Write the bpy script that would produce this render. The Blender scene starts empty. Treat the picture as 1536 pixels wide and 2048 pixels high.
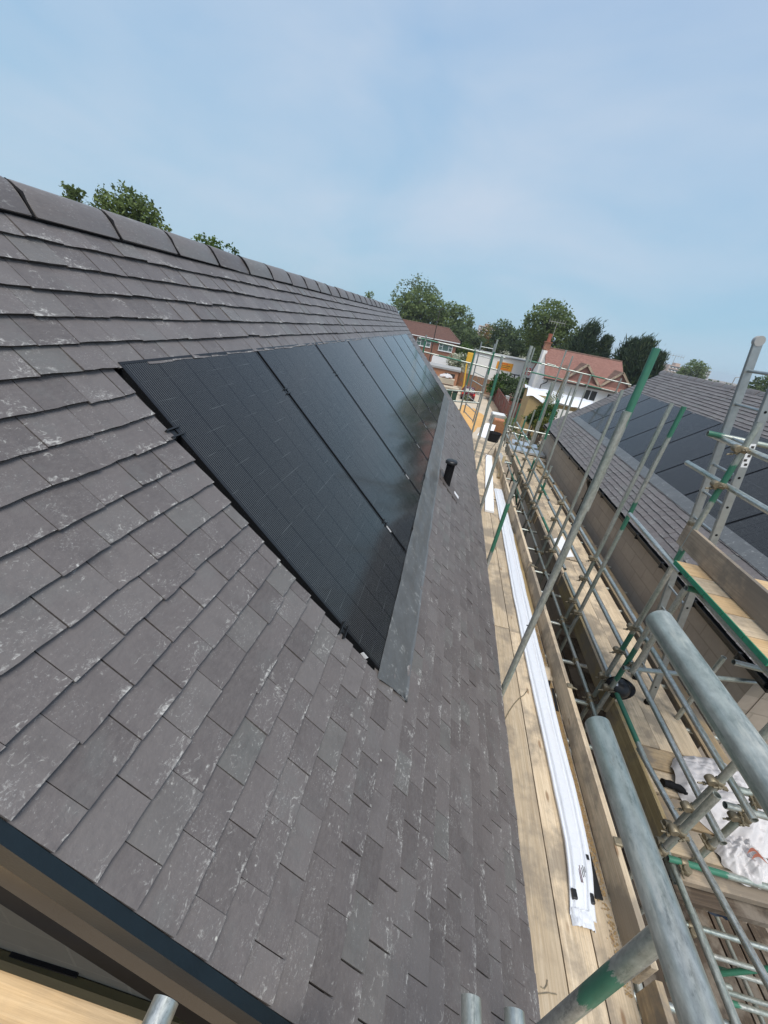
import bpy, bmesh, math, random
from mathutils import Vector, Matrix, Quaternion, noise
R = math.radians
random.seed(7)
sc = bpy.context.scene
COL = sc.collection

# ------------------------------------------------------------------ camera
CAM = Matrix(((0.97045686, 0.17224104, 0.16895709),      # right
              (0.22728643, -0.41765082, -0.87972079),     # down
              (-0.08095896, 0.89213274, -0.44446015)))    # forward
F = 785.744
cd = bpy.data.cameras.new("camera"); cam = bpy.data.objects.new("camera", cd); COL.objects.link(cam)
cd.sensor_fit = 'VERTICAL'; cd.sensor_height = 36.0; cd.lens = F / 2048 * 36.0
cd.clip_start = 0.02; cd.clip_end = 3000
m = Matrix((CAM[0], -CAM[1], -CAM[2])).transposed()
cam.matrix_world = m.to_4x4()
sc.camera = cam

# ------------------------------------------------------------------ world, sun, exposure
SUN = Vector((0.10, -0.42, 0.90)).normalized()
w = bpy.data.worlds.new("World"); sc.world = w; w.use_nodes = True
nt = w.node_tree; nt.nodes.clear()
def wn(t, **k):
    n = nt.nodes.new(t)
    for a, b in k.items(): setattr(n, a, b)
    return n
out = wn('ShaderNodeOutputWorld')
sky = wn('ShaderNodeTexSky', sky_type='NISHITA', sun_disc=False, sun_elevation=math.asin(SUN.z),
         sun_rotation=math.atan2(SUN.x, SUN.y), air_density=1.3, dust_density=2.5, ozone_density=1.5)
bg1 = wn('ShaderNodeBackground'); bg1.inputs[1].default_value = 0.06
nt.links.new(sky.outputs[0], bg1.inputs[0])
tc = wn('ShaderNodeTexCoord')
sep = wn('ShaderNodeSeparateXYZ'); nt.links.new(tc.outputs['Generated'], sep.inputs[0])
grad = wn('ShaderNodeValToRGB'); nt.links.new(sep.outputs[2], grad.inputs[0])
cr = grad.color_ramp
for p_, c_ in ((0.0, (.375, .61, .75)), (.12, (.33, .56, .745)), (.30, (.33, .53, .745)), (.52, (.375, .52, .74)), (.8, (.41, .51, .735))):
    e = cr.elements.new(p_) if p_ not in (0.0,) else cr.elements[0]
    e.position = p_; e.color = (*c_, 1)
cr.elements[-1].color = (.41, .51, .735, 1)
mp = wn('ShaderNodeMapping'); mp.inputs['Rotation'].default_value = (0, R(14), R(25)); mp.inputs['Scale'].default_value = (1.0, 1.0, 2.6)
nt.links.new(tc.outputs['Generated'], mp.inputs[0])
nz = wn('ShaderNodeTexNoise'); nz.inputs['Scale'].default_value = 1.9; nz.inputs['Detail'].default_value = 9; nz.inputs['Roughness'].default_value = .5
nz.inputs['Distortion'].default_value = .35
nt.links.new(mp.outputs[0], nz.inputs['Vector'])
cl = wn('ShaderNodeValToRGB'); cl.color_ramp.elements[0].position = .34; cl.color_ramp.elements[1].position = .80
nt.links.new(nz.outputs[0], cl.inputs[0])
mixc = wn('ShaderNodeMix', data_type='RGBA'); mixc.inputs[7].default_value = (.57, .665, .795, 1)
nt.links.new(cl.outputs[0], mixc.inputs[0]); nt.links.new(grad.outputs[0], mixc.inputs[6])
bg2 = wn('ShaderNodeBackground'); bg2.inputs[1].default_value = 1.0
nt.links.new(mixc.outputs[2], bg2.inputs[0])
mxs = wn('ShaderNodeMixShader'); mxs.inputs[0].default_value = .9
nt.links.new(bg1.outputs[0], mxs.inputs[1]); nt.links.new(bg2.outputs[0], mxs.inputs[2])
nt.links.new(mxs.outputs[0], out.inputs[0])
sl = bpy.data.lights.new("sun", 'SUN'); sl.energy = 3.0; sl.angle = R(34); sl.color = (1.0, .95, .87)
so = bpy.data.objects.new("sun", sl); COL.objects.link(so); so.rotation_euler = SUN.to_track_quat('Z', 'Y').to_euler()
so.location = (0, 0, 30)
sc.view_settings.view_transform = 'Standard'; sc.view_settings.look = 'None'
sc.view_settings.exposure = 0.12; sc.view_settings.gamma = 1.0
sc.cycles.max_bounces = 8; sc.cycles.transparent_max_bounces = 4

# ------------------------------------------------------------------ pixel -> place helpers (photo pixels, 1536 x 2048)
def ray(x, y):
    return CAM.transposed() @ Vector(((x - 768) / F, (y - 1024) / F, 1.0))
def Xp(x, y, X): d = ray(x, y); return d * (X / d.x)
def Yp(x, y, Y): d = ray(x, y); return d * (Y / d.y)
def Zp(x, y, Z): d = ray(x, y); return d * (Z / d.z)
G = -7.8                                             # ground level

# ------------------------------------------------------------------ materials
def new_mat(name):
    mt = bpy.data.materials.new(name); mt.use_nodes = True
    t = mt.node_tree; b = t.nodes['Principled BSDF']
    return mt, t, b
class G_:
    """tiny node graph writer"""
    def __init__(s, t): s.t = t
    def n(s, typ, ins=None, **k):
        nd = s.t.nodes.new(typ)
        for a, b in k.items(): setattr(nd, a, b)
        if ins:
            for a, b in ins.items():
                if isinstance(b, bpy.types.NodeSocket): s.t.links.new(b, nd.inputs[a])
                else: nd.inputs[a].default_value = b
        return nd
    def coord(s, which='Object', scale=(1, 1, 1), rot=(0, 0, 0), loc=(0, 0, 0)):
        c = s.n('ShaderNodeTexCoord')
        return s.n('ShaderNodeMapping', {'Vector': c.outputs[which], 'Scale': scale, 'Rotation': rot, 'Location': loc}).outputs[0]
    def noise(s, vec, scale, detail=4, rough=.55, dist=0.0):
        return s.n('ShaderNodeTexNoise', {'Vector': vec, 'Scale': scale, 'Detail': detail, 'Roughness': rough, 'Distortion': dist}).outputs[0]
    def ramp(s, fac, stops):
        r = s.n('ShaderNodeValToRGB', {0: fac}); c = r.color_ramp
        while len(c.elements) < len(stops): c.elements.new(.5)
        for e, (p, col) in zip(c.elements, stops):
            e.position = p; e.color = (*col, 1) if not isinstance(col, (int, float)) else (col, col, col, 1)
        return r.outputs[0]
    def mix(s, fac, a, b, mode='MIX'):
        nd = s.n('ShaderNodeMix', data_type='RGBA', blend_type=mode)
        for i, v in ((0, fac), (6, a), (7, b)):
            if isinstance(v, bpy.types.NodeSocket): s.t.links.new(v, nd.inputs[i])
            else: nd.inputs[i].default_value = (*v, 1) if isinstance(v, tuple) else v
        return nd.outputs[2]
    def math(s, op, a, b=0.0, c=None):
        nd = s.n('ShaderNodeMath', operation=op)
        for i, v in ((0, a), (1, b), (2, c)):
            if v is None: continue
            if isinstance(v, bpy.types.NodeSocket): s.t.links.new(v, nd.inputs[i])
            else: nd.inputs[i].default_value = v
        return nd.outputs[0]
    def attr(s, name): return s.n('ShaderNodeAttribute', attribute_name=name).outputs['Fac']
    def rnd(s): return s.n('ShaderNodeObjectInfo').outputs['Random']
    def bump(s, h, strength=.3, dist=.01):
        return s.n('ShaderNodeBump', {'Height': h, 'Strength': strength, 'Distance': dist}).outputs[0]
def fin(b, g, col=None, rough=None, metal=None, normal=None, **kw):
    for nm, v in (('Base Color', col), ('Roughness', rough), ('Metallic', metal), ('Normal', normal)):
        if v is None: continue
        if isinstance(v, bpy.types.NodeSocket): g.t.links.new(v, b.inputs[nm])
        else: b.inputs[nm].default_value = (*v, 1) if isinstance(v, tuple) else v
    for k, v in kw.items(): b.inputs[k.replace('_', ' ')].default_value = v

def plain(name, col, rough=.6, metal=0.0, var=.15, scale=6, bump=0.0, **kw):
    mt, t, b = new_mat(name); g = G_(t)
    v = g.coord('Object'); nz = g.noise(v, scale, 5)
    c = g.mix(nz, tuple(x * (1 - var) for x in col), tuple(min(1, x * (1 + var)) for x in col))
    fin(b, g, c, rough, metal, g.bump(g.noise(v, scale * 8, 4), bump, .004) if bump else None, **kw)
    return mt

def slate_mat():
    mt, t, b = new_mat('slate_tile'); g = G_(t)
    uv = g.coord('UV')
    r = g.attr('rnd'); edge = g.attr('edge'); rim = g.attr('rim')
    base = g.ramp(r, [(0, (.102, .088, .083)), (.3, (.124, .108, .103)), (.6, (.135, .118, .112)), (.85, (.150, .134, .127)), (1, (.132, .128, .118))])
    grain = g.noise(g.coord('UV', (38, 75, 1)), 1, 8, .72)
    base = g.mix(g.ramp(grain, [(.36, 0), (.72, .55)]), base, (.180, .161, .152))
    dark = g.noise(g.coord('UV', (11, 7, 1), (0, 0, 0), (4, 2, 0)), 1, 6, .66)
    base = g.mix(g.ramp(dark, [(.50, 0), (.74, .4)]), base, (.074, .063, .060))
    blot = g.noise(uv, 5.0, 6, .66)
    base = g.mix(g.ramp(blot, [(.54, 0), (.74, .5)]), base, (.150, .154, .145))
    # lime: pin-prick dust everywhere, scuffs that favour the exposed lower edge
    dust = g.noise(g.coord('UV', (120, 150, 1)), 1, 6, .8)
    dz = g.math('MULTIPLY_ADD', g.noise(uv, 7, 4, .6), .42, dust)
    base = g.mix(g.ramp(dz, [(.80, 0), (.90, .6)]), base, (.42, .41, .39))
    e2 = g.math('POWER', edge, 2.0)
    clus = g.noise(g.coord('UV', (6, 9, 1)), 1, 4, .6)
    fine = g.noise(g.coord('UV', (40, 55, 1)), 1, 9, .76, 1.0)
    a = g.math('MULTIPLY_ADD', e2, .085, fine)
    a = g.math('MULTIPLY_ADD', clus, .50, a)
    lime = g.ramp(a, [(.866, 0), (.945, .42), (1.0, .9)])
    base = g.mix(lime, base, (.55, .54, .50))
    spk = g.n('ShaderNodeTexVoronoi', {'Vector': uv, 'Scale': 8.0, 'Randomness': 1.0}).outputs['Distance']
    spot = g.ramp(g.math('MULTIPLY_ADD', g.noise(uv, 45, 4, .7), .07, spk), [(.055, .9), (.075, 0)])
    base = g.mix(g.math('MULTIPLY', spot, g.ramp(g.noise(uv, 3.1, 2), [(.50, 0), (.56, 1)])), base, (.60, .59, .52))
    base = g.mix(g.math('MULTIPLY', rim, .8), base, (.032, .029, .028))  # lower tile edges painted dark to stand for their shade
    h = g.math('ADD', g.math('MULTIPLY', grain, .6), g.noise(uv, 50, 6, .65))
    fin(b, g, base, g.ramp(grain, [(.3, .36), (.8, .58)]), None, g.bump(h, .5, .004), Specular_IOR_Level=.5)
    return mt

def wood_mat(name, ca, cb, dark=(.16, .11, .06), stain=.5, knots=True):
    """boards whose long axis is local Y"""
    mt, t, b = new_mat(name); g = G_(t)
    rn = g.rnd()
    off = g.n('ShaderNodeCombineXYZ', {0: g.math('MULTIPLY', rn, 13.0), 1: g.math('MULTIPLY', rn, 31.0), 2: 0.0}).outputs[0]
    c0 = g.n('ShaderNodeTexCoord').outputs['Object']
    v = g.n('ShaderNodeVectorMath', {0: c0, 1: off}, operation='ADD').outputs[0]
    vg = g.n('ShaderNodeMapping', {'Vector': v, 'Scale': (26, 1.3, 26)}).outputs[0]
    grain = g.ramp(g.noise(vg, 1.6, 6, .62, 1.2), [(.34, 0), (.66, 1)])
    fine = g.noise(g.n('ShaderNodeMapping', {'Vector': v, 'Scale': (120, 3, 120)}).outputs[0], 1.0, 4)
    col = g.mix(grain, ca, cb)
    col = g.mix(g.ramp(fine, [(.45, 0), (.72, .55)]), col, tuple(x * .6 for x in ca))
    tone = g.ramp(rn, [(0, .78), (1, 1.12)])
    col = g.mix(1.0, col, tone, 'MULTIPLY')
    st = g.ramp(g.noise(v, 3.3, 7, .62, .4), [(.52, 0), (.72, stain)])
    col = g.mix(st, col, dark)
    dirt = g.ramp(g.noise(v, 11, 6, .7), [(.58, 0), (.72, .5)])
    col = g.mix(dirt, col, (.30, .25, .18))
    grime = g.ramp(g.math('MULTIPLY_ADD', g.noise(v, 9, 6, .7), .35, g.noise(v, 1.9, 4, .6)), [(.63, 0), (.76, stain * 1.35)])
    col = g.mix(grime, col, (.20, .17, .135))
    if knots:
        kv = g.n('ShaderNodeMapping', {'Vector': v, 'Scale': (8, 2.4, 8)}).outputs[0]
        kd = g.n('ShaderNodeTexVoronoi', {'Vector': kv, 'Scale': 1.0}).outputs['Distance']
        col = g.mix(g.ramp(kd, [(.06, .75), (.12, 0)]), col, (.20, .11, .05))
    fin(b, g, col, .75, None, g.bump(g.math('ADD', grain, fine), .25, .003))
    return mt

def tube_mat(name, metal=.58, base=(.50, .51, .465), gr=.0):
    mt, t, b = new_mat(name); g = G_(t)
    rn = g.rnd()
    off = g.n('ShaderNodeCombineXYZ', {0: g.math('MULTIPLY', rn, 7.0), 1: g.math('MULTIPLY', rn, 17.0), 2: 0.0}).outputs[0]
    uv = g.n('ShaderNodeVectorMath', {0: g.n('ShaderNodeTexCoord').outputs['UV'], 1: off}, operation='ADD').outputs[0]
    def st(sx, sy, d=5, r=.65, ds=0.0): return g.noise(g.n('ShaderNodeMapping', {'Vector': uv, 'Scale': (sx, sy, 1)}).outputs[0], 1, d, r, ds)
    mott = st(60, 24, 6, .7)
    col = g.mix(g.ramp(mott, [(.3, 0), (.7, 1)]), tuple(x * .60 for x in base), tuple(x * 1.22 for x in base))
    grime = g.math('ADD', st(22, 3.0, 6, .7, .5), g.math('MULTIPLY', g.math('SUBTRACT', st(160, 70, 4, .75), .5), .45))
    col = g.mix(g.ramp(grime, [(.55, 0), (.66, .6)]), col, (.13, .145, .135))
    pale = g.math('ADD', st(18, 2.0, 5, .65, .4), g.math('MULTIPLY', g.math('SUBTRACT', st(210, 28, 5, .8), .5), .8))
    pale = g.math('MULTIPLY_ADD', g.attr('worn'), .13, pale)
    pm_ = g.ramp(pale, [(.62, 0), (.72, .62)])
    col = g.mix(pm_, col, (.54, .525, .47))
    scr = st(240, 10, 4, .8)
    col = g.mix(g.ramp(scr, [(.64, 0), (.74, .6)]), col, (.66, .66, .62))
    cast = g.ramp(st(9, 1.6, 4, .6), [(.40, 0), (.74, .62)])
    col = g.mix(cast, col, (.15, .26, .205))
    rust = g.ramp(st(50, 16, 5, .7), [(.66, 0), (.8, .6)])
    col = g.mix(rust, col, (.22, .15, .09))
    # green site paint: bands given by the mesh, with ragged worn edges
    pv = g.math('ADD', g.attr('paint'), g.math('MULTIPLY', g.math('SUBTRACT', st(55, 9, 7, .78, .4), .5), 1.75))
    pm = g.ramp(pv, [(.50, 0), (.60, .95)])
    gcol = g.mix(st(40, 8, 5), (.009, .085, .048), (.04, .235, .14))
    col = g.mix(pm, col, gcol)
    ns = g.math('SUBTRACT', 1.0, g.math('MAXIMUM', pm, g.math('MULTIPLY', pm_, .8)))
    fin(b, g, col, g.ramp(mott, [(.3, .30), (.75, .52)]), g.math('MULTIPLY', ns, metal), g.bump(g.math('ADD', scr, grime), .15, .0015))
    return mt

def brick_mat(name, ca, cb, mortar, bw, bh, axes='XZ', ms=.012, rough=.85, bump=.5, offs=.5):
    mt, t, b = new_mat(name); g = G_(t)
    c = g.n('ShaderNodeTexCoord'); s = g.n('ShaderNodeSeparateXYZ', {0: c.outputs['Object']})
    ia, ib = 'XYZ'.index(axes[0]), 'XYZ'.index(axes[1])
    v = g.n('ShaderNodeCombineXYZ', {0: s.outputs[ia], 1: s.outputs[ib], 2: 0.0}).outputs[0]
    br = g.n('ShaderNodeTexBrick', {'Vector': v, 'Color1': (*ca, 1), 'Color2': (*cb, 1), 'Mortar': (*mortar, 1), 'Scale': 1.0,
             'Mortar Size': ms, 'Mortar Smooth': .2, 'Bias': 0.0, 'Brick Width': bw, 'Row Height': bh})
    br.offset = offs
    nz = g.noise(c.outputs['Object'], 9, 6, .7); n2 = g.noise(c.outputs['Object'], 1.3, 4, .6)
    col = g.mix(g.ramp(nz, [(.3, .35), (.75, 0)]), br.outputs[0], tuple(x * .55 for x in ca))
    col = g.mix(g.ramp(n2, [(.45, 0), (.8, .4)]), col, tuple(min(1, x * 1.25) for x in cb))
    h = g.math('ADD', g.math('MULTIPLY', br.outputs[1], -1.0), g.math('MULTIPLY', nz, .3))
    fin(b, g, col, rough, None, g.bump(h, bump, .01))
    return mt

def leaf_mat(name, lo, mid, hi):
    mt, t, b = new_mat(name); g = G_(t)
    r = g.attr('rnd')
    col = g.ramp(r, [(0, lo), (.5, mid), (1, hi)])
    fin(b, g, col, .62, None, None, Specular_IOR_Level=.25)
    tr = g.n('ShaderNodeBsdfTranslucent', {'Color': col})
    mx = g.n('ShaderNodeMixShader', {0: .42})
    o = t.nodes['Material Output']
    t.links.new(b.outputs[0], mx.inputs[1]); t.links.new(tr.outputs[0], mx.inputs[2]); t.links.new(mx.outputs[0], o.inputs[0])
    return mt

def panel_mat():
    mt, t, b = new_mat('solar_glass'); g = G_(t)
    uv = g.n('ShaderNodeTexCoord').outputs['UV']; s = g.n('ShaderNodeSeparateXYZ', {0: uv})
    def lines(coord, pitch, half):
        f = g.math('FRACT', g.math('DIVIDE', coord, pitch))
        d = g.math('ABSOLUTE', g.math('SUBTRACT', f, .5))
        return g.math('GREATER_THAN', d, .5 - half / pitch)
    wires = lines(s.outputs[0], .0115, .0010)
    cellx = lines(s.outputs[0], .184, .0016)
    celly = lines(s.outputs[1], .0925, .0010)
    nz = g.noise(uv, 3, 4)
    base = g.mix(nz, (.0075, .008, .0095), (.011, .0115, .0135))
    c = g.mix(g.math('MULTIPLY', wires, .85), base, (.135, .145, .145))
    c = g.mix(g.math('MULTIPLY', g.math('MAXIMUM', cellx, celly), .6), c, (.006, .007, .009))
    c = g.mix(g.math('MULTIPLY', celly, g.ramp(g.noise(uv, 6, 3), [(.45, 0), (.65, .7)])), c, (.14, .155, .155))
    dust = g.ramp(g.noise(g.coord('UV', (1, 1, 1)), 26, 7, .75), [(.60, 0), (.82, .10)])
    c = g.mix(dust, c, (.35, .35, .34))
    fin(b, g, c, g.ramp(g.noise(uv, 14, 5), [(.3, .085), (.8, .14)]), 0.0, None, IOR=1.37)
    return mt

M = {}
M['slate'] = slate_mat()
M['ridge'] = plain('ridge_tile', (.16, .15, .15), .62, 0, .3, 9, .3)
M['black'] = plain('black_plastic', (.012, .013, .014), .38, 0, .3, 12)
M['blackmatt'] = plain('black_rubber', (.010, .010, .011), .7, 0, .3, 12, 0, Specular_IOR_Level=.12)
M['navy'] = plain('dark_verge_trim', (.0065, .0135, .0185), .45, 0, .35, 14, .15, Specular_IOR_Level=.32)
M['gloss'] = plain('gloss_black_fascia', (.009, .009, .009), .22, 0, .2, 4, 0, Specular_IOR_Level=.28)
M['panel'] = panel_mat()
M['frame'] = plain('black_anodised', (.022, .023, .025), .26, .5, .2, 20)
M['void'] = plain('dark_underlay', (.012, .012, .013), .85, 0, .3, 5)
M['shadeblock'] = brick_mat('shaded_block', (.17, .155, .125), (.14, .13, .105), (.19, .175, .14), .45, .225, 'XZ', .008)  # near gable block, its shade put into darker colours
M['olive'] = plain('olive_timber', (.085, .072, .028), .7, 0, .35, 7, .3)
M['board'] = wood_mat('pale_board', (.54, .42, .275), (.68, .56, .40), (.31, .24, .165), .5)
M['board_old'] = wood_mat('weathered_board', (.36, .26, .15), (.50, .38, .23), (.14, .10, .06), .65)
M['board_gold'] = wood_mat('golden_board', (.37, .27, .125), (.48, .37, .19), (.20, .13, .05), .55)
M['board_grey'] = wood_mat('grey_brown_board', (.36, .275, .19), (.49, .39, .28), (.11, .085, .06), .6)
M['board_dark'] = wood_mat('shaded_board', (.060, .042, .028), (.105, .075, .050), (.025, .02, .014), .7)  # wood colour darkened to stand for shade in the lower right
M['timber'] = wood_mat('clean_timber', (.60, .40, .20), (.70, .50, .28), (.35, .22, .10), .2)
M['tube'] = tube_mat('galvanised_tube')
M['alu'] = tube_mat('bright_tube', .85, (.66, .67, .62))
M['ladder'] = plain('dull_aluminium', (.38, .41, .41), .42, .75, .25, 20, .1)
M['coup'] = plain('tarnished_coupler', (.26, .22, .15), .5, .6, .5, 40, .3)
M['greenpaint'] = plain('green_paint', (.02, .22, .12), .55, 0, .4, 14, .2)
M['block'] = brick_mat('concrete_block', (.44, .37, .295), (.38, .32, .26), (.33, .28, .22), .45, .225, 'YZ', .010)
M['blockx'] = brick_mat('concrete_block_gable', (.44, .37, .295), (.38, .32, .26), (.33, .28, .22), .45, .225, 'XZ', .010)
M['brick'] = brick_mat('red_brick', (.30, .115, .065), (.23, .08, .045), (.40, .28, .2), .225, .075, 'XZ', .01)
M['obrick'] = brick_mat('orange_brick', (.55, .22, .10), (.48, .18, .08), (.5, .4, .3), .225, .075, 'XZ', .01)
M['brickpack'] = brick_mat('stacked_bricks', (.46, .22, .09), (.36, .15, .06), (.10, .05, .03), .23, .07, 'XZ', .012)
M['rooftile'] = brick_mat('brown_pantile', (.165, .08, .055), (.115, .052, .038), (.06, .03, .02), .26, .34, 'XY', .03, .8, 1.0)
M['redtile'] = brick_mat('faded_red_tile', (.31, .16, .125), (.235, .11, .085), (.17, .08, .06), .17, .10, 'XZ', .008, .85, .6)
M['browntile'] = brick_mat('brown_plain_tile', (.20, .12, .09), (.15, .085, .06), (.09, .06, .05), .17, .10, 'XZ', .008, .85, .6)
M['render'] = plain('white_render', (.84, .83, .80), .8, 0, .06, 2)
M['white'] = plain('white_paint', (.82, .83, .84), .45, 0, .04, 3)
M['glass'] = plain('window_glass', (.03, .04, .045), .08, 0, .3, 2)
M['greenglass'] = plain('greenish_glass', (.10, .17, .15), .10, 0, .3, 2)
M['lead'] = plain('dull_lead', (.15, .17, .165), .5, .15, .35, 7, .4)
M['plastic_wrap'] = None
M['foil'] = plain('silver_foil', (.62, .66, .70), .28, .7, .15, 10, .5)
M['sand'] = plain('orange_sand', (.62, .36, .13), .95, 0, .3, 1.2, .5)
M['earth'] = plain('earth', (.26, .20, .14), .95, 0, .45, .8, .6)
M['paleconc'] = plain('pale_concrete', (.55, .47, .36), .9, 0, .25, .7, .3)
M['fencewood'] = wood_mat('fence_wood', (.36, .17, .075), (.44, .23, .11), (.18, .09, .05), .5, False)
M['redwood'] = wood_mat('red_fence_wood', (.20, .055, .04), (.26, .08, .055), (.10, .04, .03), .4, False)
M['yellow'] = plain('yellow_paint', (.72, .42, .04), .5, 0, .2, 6)
M['orange'] = plain('orange_sign', (.85, .36, .015), .5, 0, .1, 3)
M['red'] = plain('red_paint', (.70, .05, .03), .5, 0, .15, 3)
M['darkred'] = plain('maroon_paint', (.10, .006, .018), .25, .2, .2, 5)
M['ink'] = plain('dark_ink', (.04, .035, .03), .7)
M['blue'] = plain('blue_tarpaulin', (.006, .018, .04), .5, 0, .3, 6, .4)
M['bark'] = plain('bark', (.09, .065, .045), .9, 0, .4, 9, .6)
M['rubblestone'] = plain('pale_rubble', (.42, .38, .33), .95, 0, .4, 3, .5)
M['tan'] = plain('tan_board', (.40, .29, .14), .8, 0, .2, 3)
M['terracotta'] = plain('terracotta', (.33, .11, .065), .8, 0, .2, 8)
M['concgrey'] = plain('grey_concrete', (.36, .36, .35), .9, 0, .2, 3, .3)
M['towerbeige'] = plain('beige_concrete', (.52, .40, .33), .9, 0, .1, .05)
M['towergrey'] = plain('grey_cladding', (.46, .46, .46), .9, 0, .1, .05)
M['leaf_a'] = leaf_mat('leaves_mid_green', (.080, .112, .038), (.150, .205, .068), (.25, .32, .12))
M['leaf_b'] = leaf_mat('leaves_dark_green', (.056, .086, .040), (.105, .152, .062), (.19, .25, .105))
M['leaf_c'] = leaf_mat('needles', (.028, .050, .030), (.060, .095, .050), (.13, .165, .075))
M['leaf_d'] = leaf_mat('leaves_bright_green', (.04, .08, .012), (.085, .15, .022), (.17, .23, .06))
M['leaf_o'] = leaf_mat('leaves_orange_green', (.08, .09, .015), (.16, .17, .03), (.42, .20, .06))
M['leaf_w'] = leaf_mat('white_blossom', (.08, .13, .04), (.55, .56, .42), (.80, .80, .72))
M['leaf_p'] = leaf_mat('leaves_pale_green', (.09, .13, .07), (.16, .22, .12), (.25, .31, .18))

def wrap_mat():
    mt, t, b = new_mat('white_plastic_wrap'); g = G_(t)
    v = g.coord('Object')
    n1 = g.noise(g.coord('Object', (16, 1.6, 16)), 1, 5, .6, .8)
    n2 = g.noise(v, 22, 5, .6, 1.0)
    col = g.mix(n2, (.66, .70, .76), (.78, .80, .83))
    fin(b, g, col, .38, None, g.bump(g.math('ADD', n1, g.math('MULTIPLY', n2, .4)), .7, .012))
    return mt
M['plastic_wrap'] = wrap_mat()
def flash_mat():
    mt, t, b = new_mat('flashing_membrane'); g = G_(t)
    v = g.coord('Object'); n = g.noise(v, 5, 5, .6); n2 = g.noise(g.coord('Object', (30, 8, 30)), 1, 5, .7, .6)
    col = g.mix(n, (.088, .093, .094), (.150, .155, .154))
    col = g.mix(g.ramp(g.math('ADD', g.noise(v, 26, 6, .7), g.math('MULTIPLY', n, .4)), [(.78, 0), (.90, .5)]), col, (.40, .41, .39))
    fin(b, g, col, .33, .1, g.bump(n, .6, .02))
    return mt
M['flash'] = flash_mat()

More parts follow.
